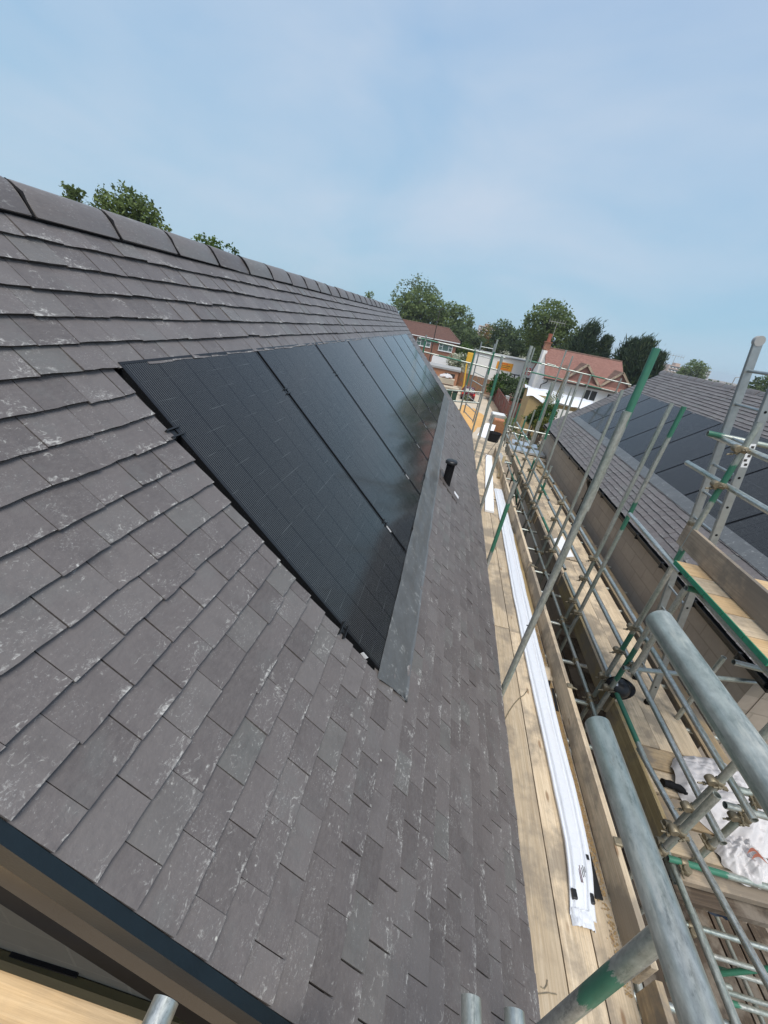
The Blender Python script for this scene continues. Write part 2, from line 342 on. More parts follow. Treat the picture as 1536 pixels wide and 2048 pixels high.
# ------------------------------------------------------------------ mesh builder
class MB:
    def __init__(s): s.v = []; s.f = []; s.sm = []; s.at = {}; s.fa = []; s.uv = {}
    def vert(s, p, **a):
        s.v.append(tuple(p))
        for k, x in a.items(): s.at.setdefault(k, {})[len(s.v) - 1] = x
        return len(s.v) - 1
    def face(s, idx, smooth=False, rnd=0.0, uv=None):
        s.f.append(tuple(idx)); s.sm.append(smooth); s.fa.append(rnd)
        if uv: s.uv[len(s.f) - 1] = uv
    def quad(s, a, b, c, d, rnd=0.0, smooth=False, uv=None):
        i = [s.vert(p) for p in (a, b, c, d)]; s.face(i, smooth, rnd, uv)
    def box(s, c, size, M3=None, bev=0.0, rnd=0.0):
        """box centred at c; chamfered along its edges when bev > 0"""
        c = Vector(c); hx, hy, hz = (x / 2 for x in size)
        if bev <= 0:
            P = [Vector((x, y, z)) for x in (-hx, hx) for y in (-hy, hy) for z in (-hz, hz)]
            if M3: P = [M3 @ p for p in P]
            i = [s.vert(c + p) for p in P]
            for f in ((0, 1, 3, 2), (4, 6, 7, 5), (0, 4, 5, 1), (2, 3, 7, 6), (0, 2, 6, 4), (1, 5, 7, 3)): s.face([i[k] for k in f], False, rnd)
            return
        bm = bmesh.new(); bmesh.ops.create_cube(bm, size=1.0)
        for v in bm.verts: v.co = Vector((v.co.x * size[0], v.co.y * size[1], v.co.z * size[2]))
        bmesh.ops.bevel(bm, geom=bm.edges[:] , offset=bev, segments=2, affect='EDGES', profile=.6)
        bm.verts.index_update()
        ids = [s.vert(c + (M3 @ v.co if M3 else v.co)) for v in bm.verts]
        for f in bm.faces: s.face([ids[v.index] for v in f.verts], False, rnd)
        bm.free()
    def bar(s, p, q, wdt, hgt, up=(0, 0, 1), bev=0.0):
        p, q = Vector(p), Vector(q); d = (q - p); L = d.length; d.normalize()
        x = d.cross(Vector(up)); x = x.normalized() if x.length > 1e-5 else Vector((1, 0, 0)); z = x.cross(d)
        s.box((p + q) / 2, (wdt, L, hgt), Matrix((x, d, z)).transposed(), bev)
    def ring_path(s, pts, radii, n=12, caps=True, smooth=True):
        """tube through points"""
        rings = []; pts = [Vector(p) for p in pts]
        d0 = (pts[1] - pts[0]).normalized()
        ref = Vector((0, 0, 1)) if abs(d0.z) < .9 else Vector((1, 0, 0))
        x = d0.cross(ref).normalized()
        for i, p in enumerate(pts):
            d = (pts[min(i + 1, len(pts) - 1)] - pts[max(i - 1, 0)]).normalized()
            x = (x - d * x.dot(d)).normalized(); y = d.cross(x)
            rings.append([s.vert(p + (x * math.cos(2 * math.pi * k / n) + y * math.sin(2 * math.pi * k / n)) * radii[i]) for k in range(n)])
        for a, b in zip(rings, rings[1:]):
            for k in range(n): s.face((a[k], a[(k + 1) % n], b[(k + 1) % n], b[k]), smooth)
        if caps:
            for rg, rev in ((rings[0], True), (rings[-1], False)):
                c = [s.vert(s.v[k]) for k in rg]; s.face(c[::-1] if rev else c, False)
        return rings
    def tube(s, p, q, r=.02415, bands=(), n=16, wall=.004, worn=()):
        """hollow scaffold tube; bands = painted lengths in metres from p"""
        p, q = Vector(p), Vector(q); d = q - p; L = d.length; d.normalize()
        ref = Vector((0, 0, 1)) if abs(d.z) < .9 else Vector((1, 0, 0))
        x = d.cross(ref).normalized(); y = x.cross(d) * -1
        ts = {0.0, L}
        for a, b in worn:
            for k in range(7): ts.add(min(L, max(0, a + (b - a) * k / 6)))
        def wv(t): return max([math.sin(math.pi * (t - a) / (b - a)) if a < t < b else 0.0 for a, b in worn] or [0.0])
        for a, b in bands:
            for t in (a - .05, a + .05, b - .05, b + .05): ts.add(min(L, max(0, t)))
        ts = sorted(ts)
        def pv(t):
            v = 0.0
            for a, b in bands:
                ra = 1.0 if a <= .01 else min(1, max(0, (t - a + .05) / .1)); rb = 1.0 if b >= L - .01 else min(1, max(0, (b + .05 - t) / .1))
                v = max(v, min(ra, rb))
            return v
        rings = []
        for t in ts:
            rings.append([s.vert(p + d * t + (x * math.cos(2 * math.pi * k / n) + y * math.sin(2 * math.pi * k / n)) * r, paint=pv(t), worn=wv(t)) for k in range(n)])
        for (a, ta), (b, tb) in zip(zip(rings, ts), zip(rings[1:], ts[1:])):
            for k in range(n):
                u0, u1 = 6.2832 * r * k / n, 6.2832 * r * (k + 1) / n
                s.face((a[k], a[(k + 1) % n], b[(k + 1) % n], b[k]), True, 0.0, ((u0, ta), (u1, ta), (u1, tb), (u0, tb)))
        ri = r - wall
        ins = []
        for t, rg, sg in ((0.0, rings[0], 1), (L, rings[-1], -1)):
            inn = [s.vert(p + d * t + (x * math.cos(2 * math.pi * k / n) + y * math.sin(2 * math.pi * k / n)) * ri) for k in range(n)]
            out_ = [s.vert(s.v[k]) for k in rg]
            for k in range(n):
                f = (out_[k], inn[k], inn[(k + 1) % n], out_[(k + 1) % n]); s.face(f if sg < 0 else f[::-1])
            ins.append([s.vert(s.v[k]) for k in inn])
        for k in range(n): s.face((ins[0][(k + 1) % n], ins[0][k], ins[1][k], ins[1][(k + 1) % n]), True)
    def build(s, name, mat, parent=None, origin=None, **props):
        me = bpy.data.meshes.new(name)
        o_ = Vector(origin) if origin is not None else Vector((0, 0, 0))
        me.from_pydata([Vector(v) - o_ for v in s.v], [], s.f)
        me.polygons.foreach_set('use_smooth', s.sm)
        if any(s.fa):
            a = me.attributes.new('rnd', 'FLOAT', 'FACE'); a.data.foreach_set('value', s.fa)
        for k, dct in s.at.items():
            if any(dct.values()):
                a = me.attributes.new(k, 'FLOAT', 'POINT'); a.data.foreach_set('value', [dct.get(i, 0.0) for i in range(len(s.v))])
        if s.uv:
            u = me.uv_layers.new(name='UVMap')
            for pi, pl in enumerate(me.polygons):
                if pi in s.uv:
                    for li, c in zip(pl.loop_indices, s.uv[pi]): u.data[li].uv = c
        me.materials.append(mat)
        me.update()
        ob = bpy.data.objects.new(name, me); COL.objects.link(ob); ob.location = o_
        if parent is not None:
            ob.parent = parent; ob.location = o_ - parent_loc(parent)
        for k, v in props.items(): ob[k] = v
        return ob
def parent_loc(o):
    v = Vector(o.location)
    while o.parent: o = o.parent; v += Vector(o.location)
    return v
def tag(o, label=None, cat=None, group=None, kind=None):
    for k, v in (('label', label), ('category', cat), ('group', group), ('kind', kind)):
        if v: o[k] = v
    return o
def thing(name, loc, label, cat, group=None):
    o = bpy.data.objects.new(name, None); COL.objects.link(o); o.location = loc; o.empty_display_size = .1
    return tag(o, label, cat, group)
def copy_tree(o, parent=None):
    c = o.copy(); COL.objects.link(c)
    if parent is not None: c.parent = parent
    for ch in o.children: copy_tree(ch, c)
    return c
# ------------------------------------------------------------------ setting: ground
g_ = MB(); N = 24
g_.quad((-900, -300, G), (900, -300, G), (900, 1600, G), (-900, 1600, G))
tag(g_.build('ground', M['earth']), kind='structure')
d_ = MB(); d_.quad((1.2, 30, G + .004), (6.2, 30, G + .004), (5.6, 58, G + .004), (1.0, 58, G + .004))
tag(d_.build('path', M['paleconc']), kind='structure')
d_ = MB()
ring = []
for k in range(40):
    a = 2 * math.pi * k / 40; rr = 1 + .12 * math.sin(3 * a + 1) + .08 * math.sin(7 * a)
    ring.append(d_.vert((3.15 + 1.35 * rr * math.cos(a), 41.5 + 6.0 * rr * math.sin(a), G + .008)))
d_.face(ring); tag(d_.build('sand_track', M['sand']), kind='structure')

# ------------------------------------------------------------------ roofs
A1 = 0.7771822
dS = Vector((math.cos(A1), 0, -math.sin(A1))); nR = Vector((math.sin(A1), 0, math.cos(A1)))
def O1(s, y, h): return dS * s + nR * (-1.125 + h) + Vector((0, y, 0))
A2 = R(38); d2 = Vector((-math.cos(A2), 0, -math.sin(A2))); n2 = Vector((-math.sin(A2), 0, math.cos(A2)))
APEX2 = Vector((6.752, 0, -0.131))
def O2(s, y, h): return APEX2 + d2 * s + n2 * h + Vector((0, y, 0))

def roof_tiles(O, s_eave, s_top, y0, y1, gauge, width, yoff, holes, seed, name, parent, jit=1.0):
    rg = random.Random(seed); mb = MB()
    k = 0; s = s_eave
    while s - gauge > s_top - gauge * .8:
        spans = [(y0, y1)]
        for (ks0, ks1, hy0, hy1) in holes:
            if ks0 < s <= ks1: spans = [(y0, hy0), (hy1, y1)]
        for (a, b) in spans:
            y = a - ((a - yoff - (width / 2 if k % 2 else 0)) % width)
            while y < b - .004:
                ya, yb = max(a, y), min(b, y + width); y += width
                if yb - ya < .012: continue
                gap = .0016 + rg.random() ** 3 * .0045 * jit; ya += gap / 2; yb -= gap / 2
                r = max(.001, rg.random()); tl = rg.gauss(0, .0013) * jit; tw = rg.gauss(0, .0013) * jit; ds = rg.gauss(0, .0022) * jit
                sk = rg.gauss(0, .0012) * jit
                n = 4; top = []; fr = []
                s0 = s - gauge - .03; sm = s - .012
                if s0 < s_top: s0 = s_top
                ha, hb = -.0045, .0112 + tl
                for (ss, hh, e) in ((s0, ha, .0), (s - gauge * .45, ha + (hb - ha) * .62, .25), (s, hb, 1.0)):
                    row = []
                    for i in range(n + 1):
                        u = i / n; yy = ya + (yb - ya) * u
                        s_ = ss + ((ds + sk * (u - .5) * 2 + rg.uniform(-.0016, .0016) * jit) if e == 1.0 else 0)
                        h_ = hh + tw * (u - .5) * 2 * (1 if e else 0) + (rg.uniform(-.0006, .0006) * jit if e == 1 else 0)
                        row.append((s_, yy, h_, e))
                    top.append(row)
                ids = [[mb.vert(O(q[0], q[1], q[2]), edge=q[3]) for q in row] for row in top]
                for a_ in range(2):
                    for i in range(n):
                        q = (top[a_][i], top[a_][i + 1], top[a_ + 1][i + 1], top[a_ + 1][i])
                        f = (ids[a_][i], ids[a_][i + 1], ids[a_ + 1][i + 1], ids[a_ + 1][i])
                        mb.face(f[::-1], False, r, [(c[1], c[0]) for c in q][::-1])
                th = .0135
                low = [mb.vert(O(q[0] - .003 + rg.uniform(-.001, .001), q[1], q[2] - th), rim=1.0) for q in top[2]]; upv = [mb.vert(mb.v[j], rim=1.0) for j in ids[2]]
                for i in range(n):
                    q = top[2]
                    mb.face((upv[i + 1], upv[i], low[i], low[i + 1])[::-1], False, r, [(q[i + 1][1], q[i + 1][0]), (q[i][1], q[i][0]), (q[i][1], q[i][0] + .01), (q[i + 1][1], q[i + 1][0] + .01)][::-1])
                for i, yy in ((0, ya), (n, yb)):
                    t0 = mb.vert(O(s0, yy, ha - th)); f = (ids[0][i], ids[1][i], ids[2][i], low[i], t0)
                    mb.face(f if i else f[::-1], False, r, [(yy, s0), (yy, s - .05), (yy, s), (yy, s + .01), (yy, s0 + .01)] if i else [(yy, s0), (yy, s - .05), (yy, s), (yy, s + .01), (yy, s0 + .01)][::-1])
        s -= gauge; k += 1
    return mb.build(name, M['slate'], parent)

def slab(O, s0, s1, y0, y1, h0, h1):
    mb = MB(); P = [O(s, y, h) for s in (s0, s1) for y in (y0, y1) for h in (h0, h1)]
    i = [mb.vert(p) for p in P]
    for f in ((0, 1, 3, 2), (4, 6, 7, 5), (0, 4, 5, 1), (2, 3, 7, 6), (0, 2, 6, 4), (1, 5, 7, 3)): mb.face([i[k] for k in f])
    return mb

def ridge_tile_mesh(O, sign, apex_s, y, ln, seed):
    """angular-rounded ridge tile over the apex line, with one slightly raised rim"""
    rg = random.Random(seed); mb = MB()
    top = O(apex_s, 0, 0)
    prof = []
    for t in (-1, -.8, -.58, -.36, -.18, 0, .18, .36, .58, .8, 1):
        prof.append((t * .100, -.108 * abs(t) ** 1.6 + .029))
    dz = rg.gauss(0, .0025); ty = rg.gauss(0, .004)
    ys = [0.006, .010, ln * .5, ln - .012, ln - .006]
    rows = []
    for j, yy in enumerate(ys):
        sc_ = 1.0 if 0 < j < 4 else .965
        rows.append([mb.vert((top.x + px * sc_, y + yy, top.z + pz * sc_ + dz + ty * (yy / ln - .5)), edge=.3) for px, pz in prof])
    r = max(.01, rg.random())
    for a, b in zip(rows, rows[1:]):
        for k in range(len(prof) - 1):
            mb.face((a[k], a[k + 1], b[k + 1], b[k])[::-1], True, r, [(y + j * .1, k * .03) for j, k in ((0, k), (0, k + 1), (1, k + 1), (1, k))][::-1])
    # thickness: inner skirts and end lips
    inn = [[mb.vert((v[0] * .94 + top.x * .06, v[1], v[2] - .014)) for v in (mb.v[i] for i in rw)] for rw in (rows[0], rows[-1])]
    for rw, ii in ((rows[0], inn[0]), (rows[-1], inn[1])):
        for k in range(len(prof) - 1): mb.face((rw[k], rw[k + 1], ii[k + 1], ii[k]), False, r)
    for k in (0, -1): mb.face((rows[0][k], rows[-1][k], inn[1][k], inn[0][k]), False, r)
    return mb

def make_panel(O, s0, s1, y0, y1, h, label, group, name='solar_panel', up=1):
    t = thing(name, O(s0, (y0 + y1) / 2, h), label, 'solar panel', group)
    fw = .011
    gl = MB()
    # glass, toughened sheet set just below the frame lip
    a, b, c, d = (s0 + fw, y0 + fw), (s0 + fw, y1 - fw), (s1 - fw, y1 - fw), (s1 - fw, y0 + fw)
    q = [O(p[0], p[1], h - .0015) for p in (a, b, c, d)]
    uv = [(p[1] - y0 - .015, p[0] - s0) for p in (a, b, c, d)]
    if (q[1] - q[0]).cross(q[2] - q[1]).dot(O(0, 0, 1) - O(0, 0, 0)) < 0: q.reverse(); uv.reverse()
    gl.quad(*q, uv=uv)
    gl.build('glass', M['panel'], t)
    fr = MB()
    for (sa, sb, ya, yb) in ((s0, s1, y0, y0 + fw), (s0, s1, y1 - fw, y1), (s0, s0 + fw, y0 + fw, y1 - fw), (s1 - fw, s1, y0 + fw, y1 - fw)):
        sl_ = slab(O, sa, sb, ya, yb, h - .035, h)
        base = len(fr.v); fr.v += sl_.v
        for f in sl_.f: fr.face([base + k for k in f])
    fr.build('frame', M['frame'], t)
    return t
def panel_clamp(O, s, y, h, parent, wide=.04):
    mb = MB()
    for ds in (-.016, .016):
        sl_ = slab(O, s + ds - .003, s + ds + .003, y - wide, y + wide, h - .012, h + .010)
        b = len(mb.v); mb.v += sl_.v
        for f in sl_.f: mb.face([b + k for k in f])
    sl_ = slab(O, s - .019, s + .019, y - .012, y + .012, h - .03, h - .004); b = len(mb.v); mb.v += sl_.v
    for f in sl_.f: mb.face([b + k for k in f])
    mb.build('clamp', M['black'], parent)

# ---------------- near house
H1 = thing('new_house', (-1.8, 6, G), 'slate roofed house filling the left of the photo, black panels in its slope', 'house')
Y0, Y1 = .295, 11.6
SE, ST, GA = 2.515, -1.375, .1085
PY0, PITCH, NP = 1.413, 1.1475, 8
PS0, PS1 = -.652, 1.104
PY1 = PY0 + PITCH * NP - .025
rt = roof_tiles(O1, SE, ST, Y0, Y1, GA, .158, .373, [(-.60, 1.15, PY0 - .03, PY1 + .03)], 3, 'roof', H1)
slab(O1, ST, 2.49, Y0 + .01, Y1 - .01, -.13, -.034).build('underlay', M['void'], rt)
mb = MB()
for yy in (Y0 + .01, Y1 - .01): pass
# far slope (other side of the ridge) so the house is whole
AP1 = O1(-1.395, 0, 0)
def O1b(s, y, h): return Vector((2 * AP1.x, 0, 0)) + Vector((-1, 0, 0)) * O1(s, y, h).x + Vector((0, y, O1(s, y, h).z))
slab(O1b, ST, 2.5, Y0, Y1, -.13, 0).build('rear_roof', M['ridge'], H1)
for i in range(26):
    y = .30 + .435 * i - .01
    if y + .43 > Y1 + .05: break
    rt_ = ridge_tile_mesh(O1, 1, -1.395, y, .428, 100 + i); ro = rt_.build('ridge_tile', M['slate'], rt)
    # dry-ridge union: black clip between two tiles
    if i:
        u = MB(); top = O1(-1.395, 0, 0)
        pts = [(top.x + t * .102, y - .003 + .007 * math.sin(9 * t + i), top.z + .0295 - .108 * abs(t) ** 1.6) for t in (-1, -.75, -.5, -.25, 0, .25, .5, .75, 1)]
        u.ring_path(pts, [.0035, .004, .0035, .004, .004, .0045, .009, .0045, .004], 6)
        u.build('ridge_union', M['blackmatt'], rt)
# ridge roll (black strip showing under the ridge tiles)
mb = slab(O1, -1.30, -1.268, Y0 + .02, Y1 - .02, -.01, .0095); mb.build('ridge_roll', M['blackmatt'], rt)
# verge trims, fascia and gable
slab(O1, -1.40, 2.53, .268, .294, -.086, .004).build('verge_trim', M['navy'], H1)
slab(O1, -1.40, 2.50, .2715, .297, -.205, -.088).build('bargeboard', M['gloss'], H1)
slab(O1, -1.40, 2.50, .2755, .42, -.33, -.2065).build('gap_shade_slab', M['blackmatt'], H1)  # black front stands for the shadowed gap below the bargeboard
slab(O1, -1.395, 2.53, Y1 + .002, Y1 + .028, -.12, .004).build('verge_trim', M['navy'], H1)
slab(O1, 2.47, 2.50, Y0 + .01, Y1 - .01, -.17, -.036).build('fascia', M['black'], H1)
def gable_wall(xc, half, zt, y, ythick, name, mat, parent, zb=G):
    w_ = MB(); e = [( -half, zb), (half, zb), (half, zt[1]), (0, zt[0]), (-half, zt[1])]
    f = [w_.vert((xc + a, y, z)) for a, z in e]; b = [w_.vert((xc + a, y + ythick, z)) for a, z in e]
    w_.face(f); w_.face(b[::-1])
    for k in range(5): w_.face((f[(k + 1) % 5], f[k], b[k], b[(k + 1) % 5]))
    return w_.build(name, mat, parent)
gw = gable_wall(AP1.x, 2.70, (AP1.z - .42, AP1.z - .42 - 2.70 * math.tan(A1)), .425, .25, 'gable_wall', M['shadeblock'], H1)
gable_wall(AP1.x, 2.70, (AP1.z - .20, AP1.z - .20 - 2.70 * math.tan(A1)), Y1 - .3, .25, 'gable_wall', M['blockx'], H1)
s_ = MB(); a_, b_ = Yp(22, 1909, .418), Yp(154, 1951, .418); s_.bar(a_, b_, .014, .016); s_.build('slot', M['blackmatt'], gw)
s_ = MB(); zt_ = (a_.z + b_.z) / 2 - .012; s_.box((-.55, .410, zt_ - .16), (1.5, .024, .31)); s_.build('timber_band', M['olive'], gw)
mb = MB(); mb.box((.82, (Y0 + Y1) / 2, (G - 2.75) / 2), (.25, Y1 - Y0 - .8, -G - 2.75)); mb.build('wall', M['block'], H1)
mb = MB(); mb.box((2 * AP1.x - .82, (Y0 + Y1) / 2, (G - 2.75) / 2), (.25, Y1 - Y0 - .8, -G - 2.75)); mb.build('wall', M['block'], H1)
# tray behind panels and membrane below
slab(O1, PS0 + .02, PS1 + .02, PY0 - .045, PY1 + .045, -.034, -.022).build('panel_tray', M['void'], rt)
mb = MB(); nn, ny = 10, 190; rows = []
sl0, sl1 = PS1 - .015, 1.328
rg = random.Random(5)
for j in range(ny + 1):
    y = PY0 - .055 + (PY1 + .06 - PY0 + .055) * j / ny
    row = []
    for i in range(nn + 1):
        u = i / nn; s = sl0 + (sl1 - sl0) * u
        low = 1.0 if u > .86 else 0.0
        wob = noise.noise((y * 2.2, u * 1.3, 4.0)); w2 = noise.noise((y * 7, u * 4, 1.0))
        h = .0145 + .006 * wob * (1 - u) + .0045 * w2 + .003 * noise.noise((y * 19, u * 5, 2)) + .014 * max(0, wob) * u
        h = max(h, .0115)
        if u == 1: s += .010 * noise.noise((y * 3.1, 9, 0)); 
        if j < 6: s = s if u < .5 else s + .03 * (6 - j) / 6 * (u - .5)
        yy = y + (.07 * (u - .3) * -1 if j == 0 else 0) * 0
        row.append(mb.vert(O1(s, y + (0.06 * u if j == 0 else 0), h)))
    rows.append(row)
for a, b in zip(rows, rows[1:]):
    for i in range(nn): mb.face((a[i], b[i], b[i + 1], a[i + 1])[::-1], True)
lip = [mb.vert(Vector(mb.v[r_[-1]]) - nR * .012) for r_ in rows]
for j in range(ny): mb.face((rows[j][-1], rows[j + 1][-1], lip[j + 1], lip[j]))
mb.build('flashing', M['flash'], rt)
# vent pipe
pb = O1(1.52, 5.0, .0)
vp = MB(); vp.ring_path([pb - Vector((0, 0, .06)), pb + Vector((0, 0, .30))], [.055, .055], 24)
vpo = vp.build('vent_pipe', M['blackmatt'], rt)
vc = MB(); vc.ring_path([pb + Vector((0, 0, z)) for z in (.285, .292, .318, .334, .338)], [.060, .079, .079, .066, .02], 28); vc.build('cap', M['black'], vpo)
slab(O1, 1.36, 1.78, 4.84, 5.20, .011, .019).build('pipe_flashing', M['slate'], vpo)
slab(O1, 1.70, 1.80, 5.02, 5.10, .019, .023).build('tape', M['white'], vpo)

ORD = ['first', 'second', 'third', 'fourth', 'fifth', 'sixth', 'seventh', 'eighth']
for i in range(NP):
    lab = f'black solar panel in the left roof, {ORD[i]} from the camera'
    ya = PY0 + PITCH * i; yb = ya + PITCH - .030
    pn = make_panel(O1, PS0, PS1, ya, yb, .011, lab, 'solar panels in the left roof')
    if i == 0:
        for s in (-.33, .80): panel_clamp(O1, s, ya - .015, .011, pn)
    for s in (-.33, .80): panel_clamp(O1, s, yb + .015, .011, pn, .03)
    st = slab(O1, .965 if i == 0 else .86, 1.005 if i == 0 else .90, ya - .002, ya - .0005, -.014, .005) if i == 0 else slab(O1, .82, .89, ya - .0025, ya - .0008, -.016, .008)
    st.build('sticker', M['white'], pn)

# ---------------- second house on the right
H2 = thing('new_house', (6.75, 9, G), 'slate roofed house with bare block wall on the right, beyond the scaffold', 'house')
E2 = 3.868
Q0, Q1 = 3.35, 14.75
P2Y1 = 14.0; P2S0, P2S1 = 1.146, 2.915
rt2 = roof_tiles(O2, E2, .06, Q0, Q1, .1075, .158, .1, [(1.19, 2.95, P2Y1 - PITCH * 8 - .01, P2Y1 + .03)], 11, 'roof', H2, 1.2)
slab(O2, .0, E2 - .03, Q0 + .01, Q1 - .01, -.13, -.034).build('underlay', M['void'], rt2)
slab(O2, P2S0 + .02, P2S1 + .02, P2Y1 - PITCH * 8 - .03, P2Y1 + .04, -.034, -.022).build('panel_tray', M['void'], rt2)
def O2b(s, y, h): v = O2(s, y, h); return Vector((2 * APEX2.x - v.x, v.y, v.z))
slab(O2b, 0.03, E2, Q0, Q1, -.13, 0).build('rear_roof', M['ridge'], H2)
for i in range(27):
    y = Q0 + .43 * i
    if y + .42 > Q1 + .2: break
    ridge_tile_mesh(O2, -1, 0.0, y, .422, 300 + i).build('ridge_tile', M['slate'], rt2)
mb = slab(O2, P2S1 - .015, 3.10, P2Y1 - PITCH * 8 - .1, P2Y1 + .06, .008, .016); mb.build('flashing', M['flash'], rt2)
for i in range(8):
    yb = P2Y1 - PITCH * i; ya = yb - PITCH + .03
    make_panel(O2, P2S0, P2S1, ya, yb, .014, f'black solar panel in the right roof, {ORD[i]} from its far gable', 'solar panels in the right roof')
slab(O2, -.03, E2 + .02, Q0 - .026, Q0 - .001, -.11, .006).build('verge_trim', M['navy'], H2)
slab(O2, -.03, E2 + .02, Q1 + .001, Q1 + .026, -.11, .006).build('verge_trim', M['navy'], H2)
ev = O2(E2, 0, 0)
mb = MB(); mb.box((3.85 + .14, (Q0 + .25 + Q1 - .2) / 2, (G - 2.62) / 2), (.28, Q1 - Q0 - .45, -G - 2.62)); wl2 = mb.build('wall', M['block'], H2)
gable_wall(APEX2.x, 2.75, (APEX2.z - .22, APEX2.z - .22 - 2.75 * math.tan(A2)), Q0 + .24, .25, 'gable_wall', M['blockx'], H2)
gable_wall(APEX2.x, 2.75, (APEX2.z - .22, APEX2.z - .22 - 2.75 * math.tan(A2)), Q1 - .45, .25, 'gable_wall', M['blockx'], H2)
mb = MB(); mb.box((3.80, (Q0 + Q1) / 2, -2.60), (.03, Q1 - Q0 - .1, .17)); mb.build('fascia', M['black'], H2)
gt = MB(); sec = [(-.058, .0), (-.056, -.03), (-.04, -.055), (0, -.066), (.04, -.055), (.056, -.03), (.058, 0), (.050, 0), (.035, -.048), (0, -.058), (-.035, -.048), (-.050, 0)]
r0 = [gt.vert((3.722 + a, Q0, -2.535 + b)) for a, b in sec]; r1 = [gt.vert((3.722 + a, Q1, -2.535 + b)) for a, b in sec]
for k in range(len(sec)): gt.face((r0[k], r0[(k + 1) % 12], r1[(k + 1) % 12], r1[k]))
gto = gt.build('gutter', M['black'], H2)
for k in range(13):
    b_ = MB(); y = Q0 + .4 + k * .9; b_.box((3.722, y, -2.575), (.132, .035, .10), None, .012); b_.build('gutter_bracket', M['black'], gto)
dp = MB(); dx = 3.80; dy = 9.3
dp.ring_path([(3.722, dy, -2.58), (3.722, dy, -2.66), (dx, dy, -2.80), (dx, dy, -2.95), (dx, dy, G)], [.036] * 5, 14)
dpo = dp.build('downpipe', M['black'], H2)
b_ = MB(); b_.box((dx, dy, -3.1), (.09, .12, .04), None, .008); b_.build('pipe_clip', M['black'], dpo)
#PART3
# ------------------------------------------------------------------ scaffold
def tube_obj(name, p, q, parent, bands=(), mat='tube', r=.02415, n=16, worn=()):
    mb = MB(); mb.tube(p, q, r, bands, n, .004, worn); return mb.build(name, M[mat], parent, origin=p)
def coupler(c, d1, d2_, parent, seed=0):
    """right-angle coupler: two clamping bands, flap bolts with nuts"""
    c = Vector(c); d1 = Vector(d1).normalized(); d2_ = Vector(d2_).normalized(); off = d1.cross(d2_).normalized() * .0255
    mb = MB(); rg = random.Random(seed)
    for d, o, sd in ((d1, c, 1), (d2_, c + off * 2, -1)):
        mb.ring_path([o - d * .026, o - d * .022, o + d * .022, o + d * .026], [.0262, .0305, .0305, .0262], 14)
        x = d.cross(off.normalized()) * sd
        b0 = o + x * .034 - off.normalized() * .02; b1 = b0 + off.normalized() * (.062 + rg.random() * .02) + x * (.012 + rg.random() * .02)
        mb.bar(b0 - x * .012, b0 + x * .012, .03, .014)
        mb.ring_path([b0, b1], [.0065, .0065], 7)
        mb.ring_path([b0 + (b1 - b0) * .42, b0 + (b1 - b0) * .60], [.0125, .0125], 6)
    mb.box(c + off, (.032, .032, .032), None, .005)
    return mb.build('coupler', M['coup'], parent, origin=c)
XU = Vector((1, 0, 0)); YU = Vector((0, 1, 0)); ZU = Vector((0, 0, 1))
XM = 2.45
SC = thing('scaffold', (XM, 6, G), 'scaffold of galvanised and green poles between the two slate roofs', 'scaffold')
cs = 0
def cp(c, a, b):
    global cs; cs += 1; coupler(c, a, b, SC, cs)
# inner standards along the eave of the left roof; painted bands are given as heights
XE = 1.045
def std(x, y, z0, z1, zb=(), parent=None, nm='standard', r=.02415):
    return tube_obj(nm, (x, y, z0), (x, y, z1), parent or SC, [(max(0, p - z0), q - z0) for p, q in zb], 'tube', r)
eave = [(2.50, -.26, ()), (4.52, -1.48, ((-2.45, -1.75),)), (6.30, -.05, ()), (8.15, -1.40, ()), (9.60, -.39, ((-1.25, -.75),)), (11.75, -.10, ((-1.0, -.4),))]
for y, zt, bd in eave: std(XE, y, -4.6, zt, bd)
tube_obj('standard', (XE + .012, 2.50, -.9), (XE + .03, 2.56, .085), SC, ((.55, 1.3),), 'tube', .021)
# standards along the middle line
mid = [(3.52, -.25, ((-2.75, -2.45), (-1.62, -1.43), (-.95, -.6))), (3.36, -2.12, ((-2.97, -2.5),)), (4.86, -.33, ()), (4.60, -.32, ((-1.80, -1.42), (-.65, -.3))), (6.25, -.38, ()), (6.72, -2.25, ()),
       (8.05, -2.14, ((-2.9, -2.5),)), (8.35, -.38, ()), (9.22, -.42, ((-1.9, -1.0),)), (9.45, -2.4, ((-2.8, -2.45),)), (10.32, -.75, ((-1.7, -.95),)), (11.9, -1.9, ((-2.6, -2.0),)), (13.4, -1.8, ((-2.4, -1.8),))]
for y, zt, bd in mid: std(XM - .02, y, G + (1.0 if y < 4 else 3.0), zt, bd)
# ledgers and guard rails of the middle line, one height each
XL = XM - .075
rails = [(-3.44, 2.2, 9.1, ((0, .0),)), (-3.42, 9.2, 14.3, ((.3, 1.9),)), (-3.13, .8, 2.72, ()), (-3.11, 2.6, 5.6, ((.15, .75),)), (-3.07, 5.65, 10.6, ((1.2, 1.9),)), (-3.05, 10.7, 14.4, ((.2, 1.0),)),
         (-2.72, 1.80, 7.55, ()), (-2.70, 7.6, 13.2, ((.2, .9),)), (-2.39, 1.78, 7.6, ()), (-2.37, 7.7, 13.3, ((3.2, 3.8),))]
for z, a, b, bd in rails:
    x = XM + .03
    if z < -3.4: x = XM - .07
    za = z + (.29 if a == .8 else 0)
    tube_obj('ledger' if z < -3.4 else 'guard_rail', (x, a, za), (x, b, z), SC, bd, 'alu' if z > -2.9 or a == .8 else 'tube')
for y, zt, bd in mid:
    for z in (-3.43, -3.10, -2.71, -2.385):
        if y in (3.36, 4.60, 6.25, 8.35, 9.22) and z != -3.10: continue
        if zt > z + .05 and not (y > 12 and z > -2.5): cp((XM - .02, y, z), ZU, YU)
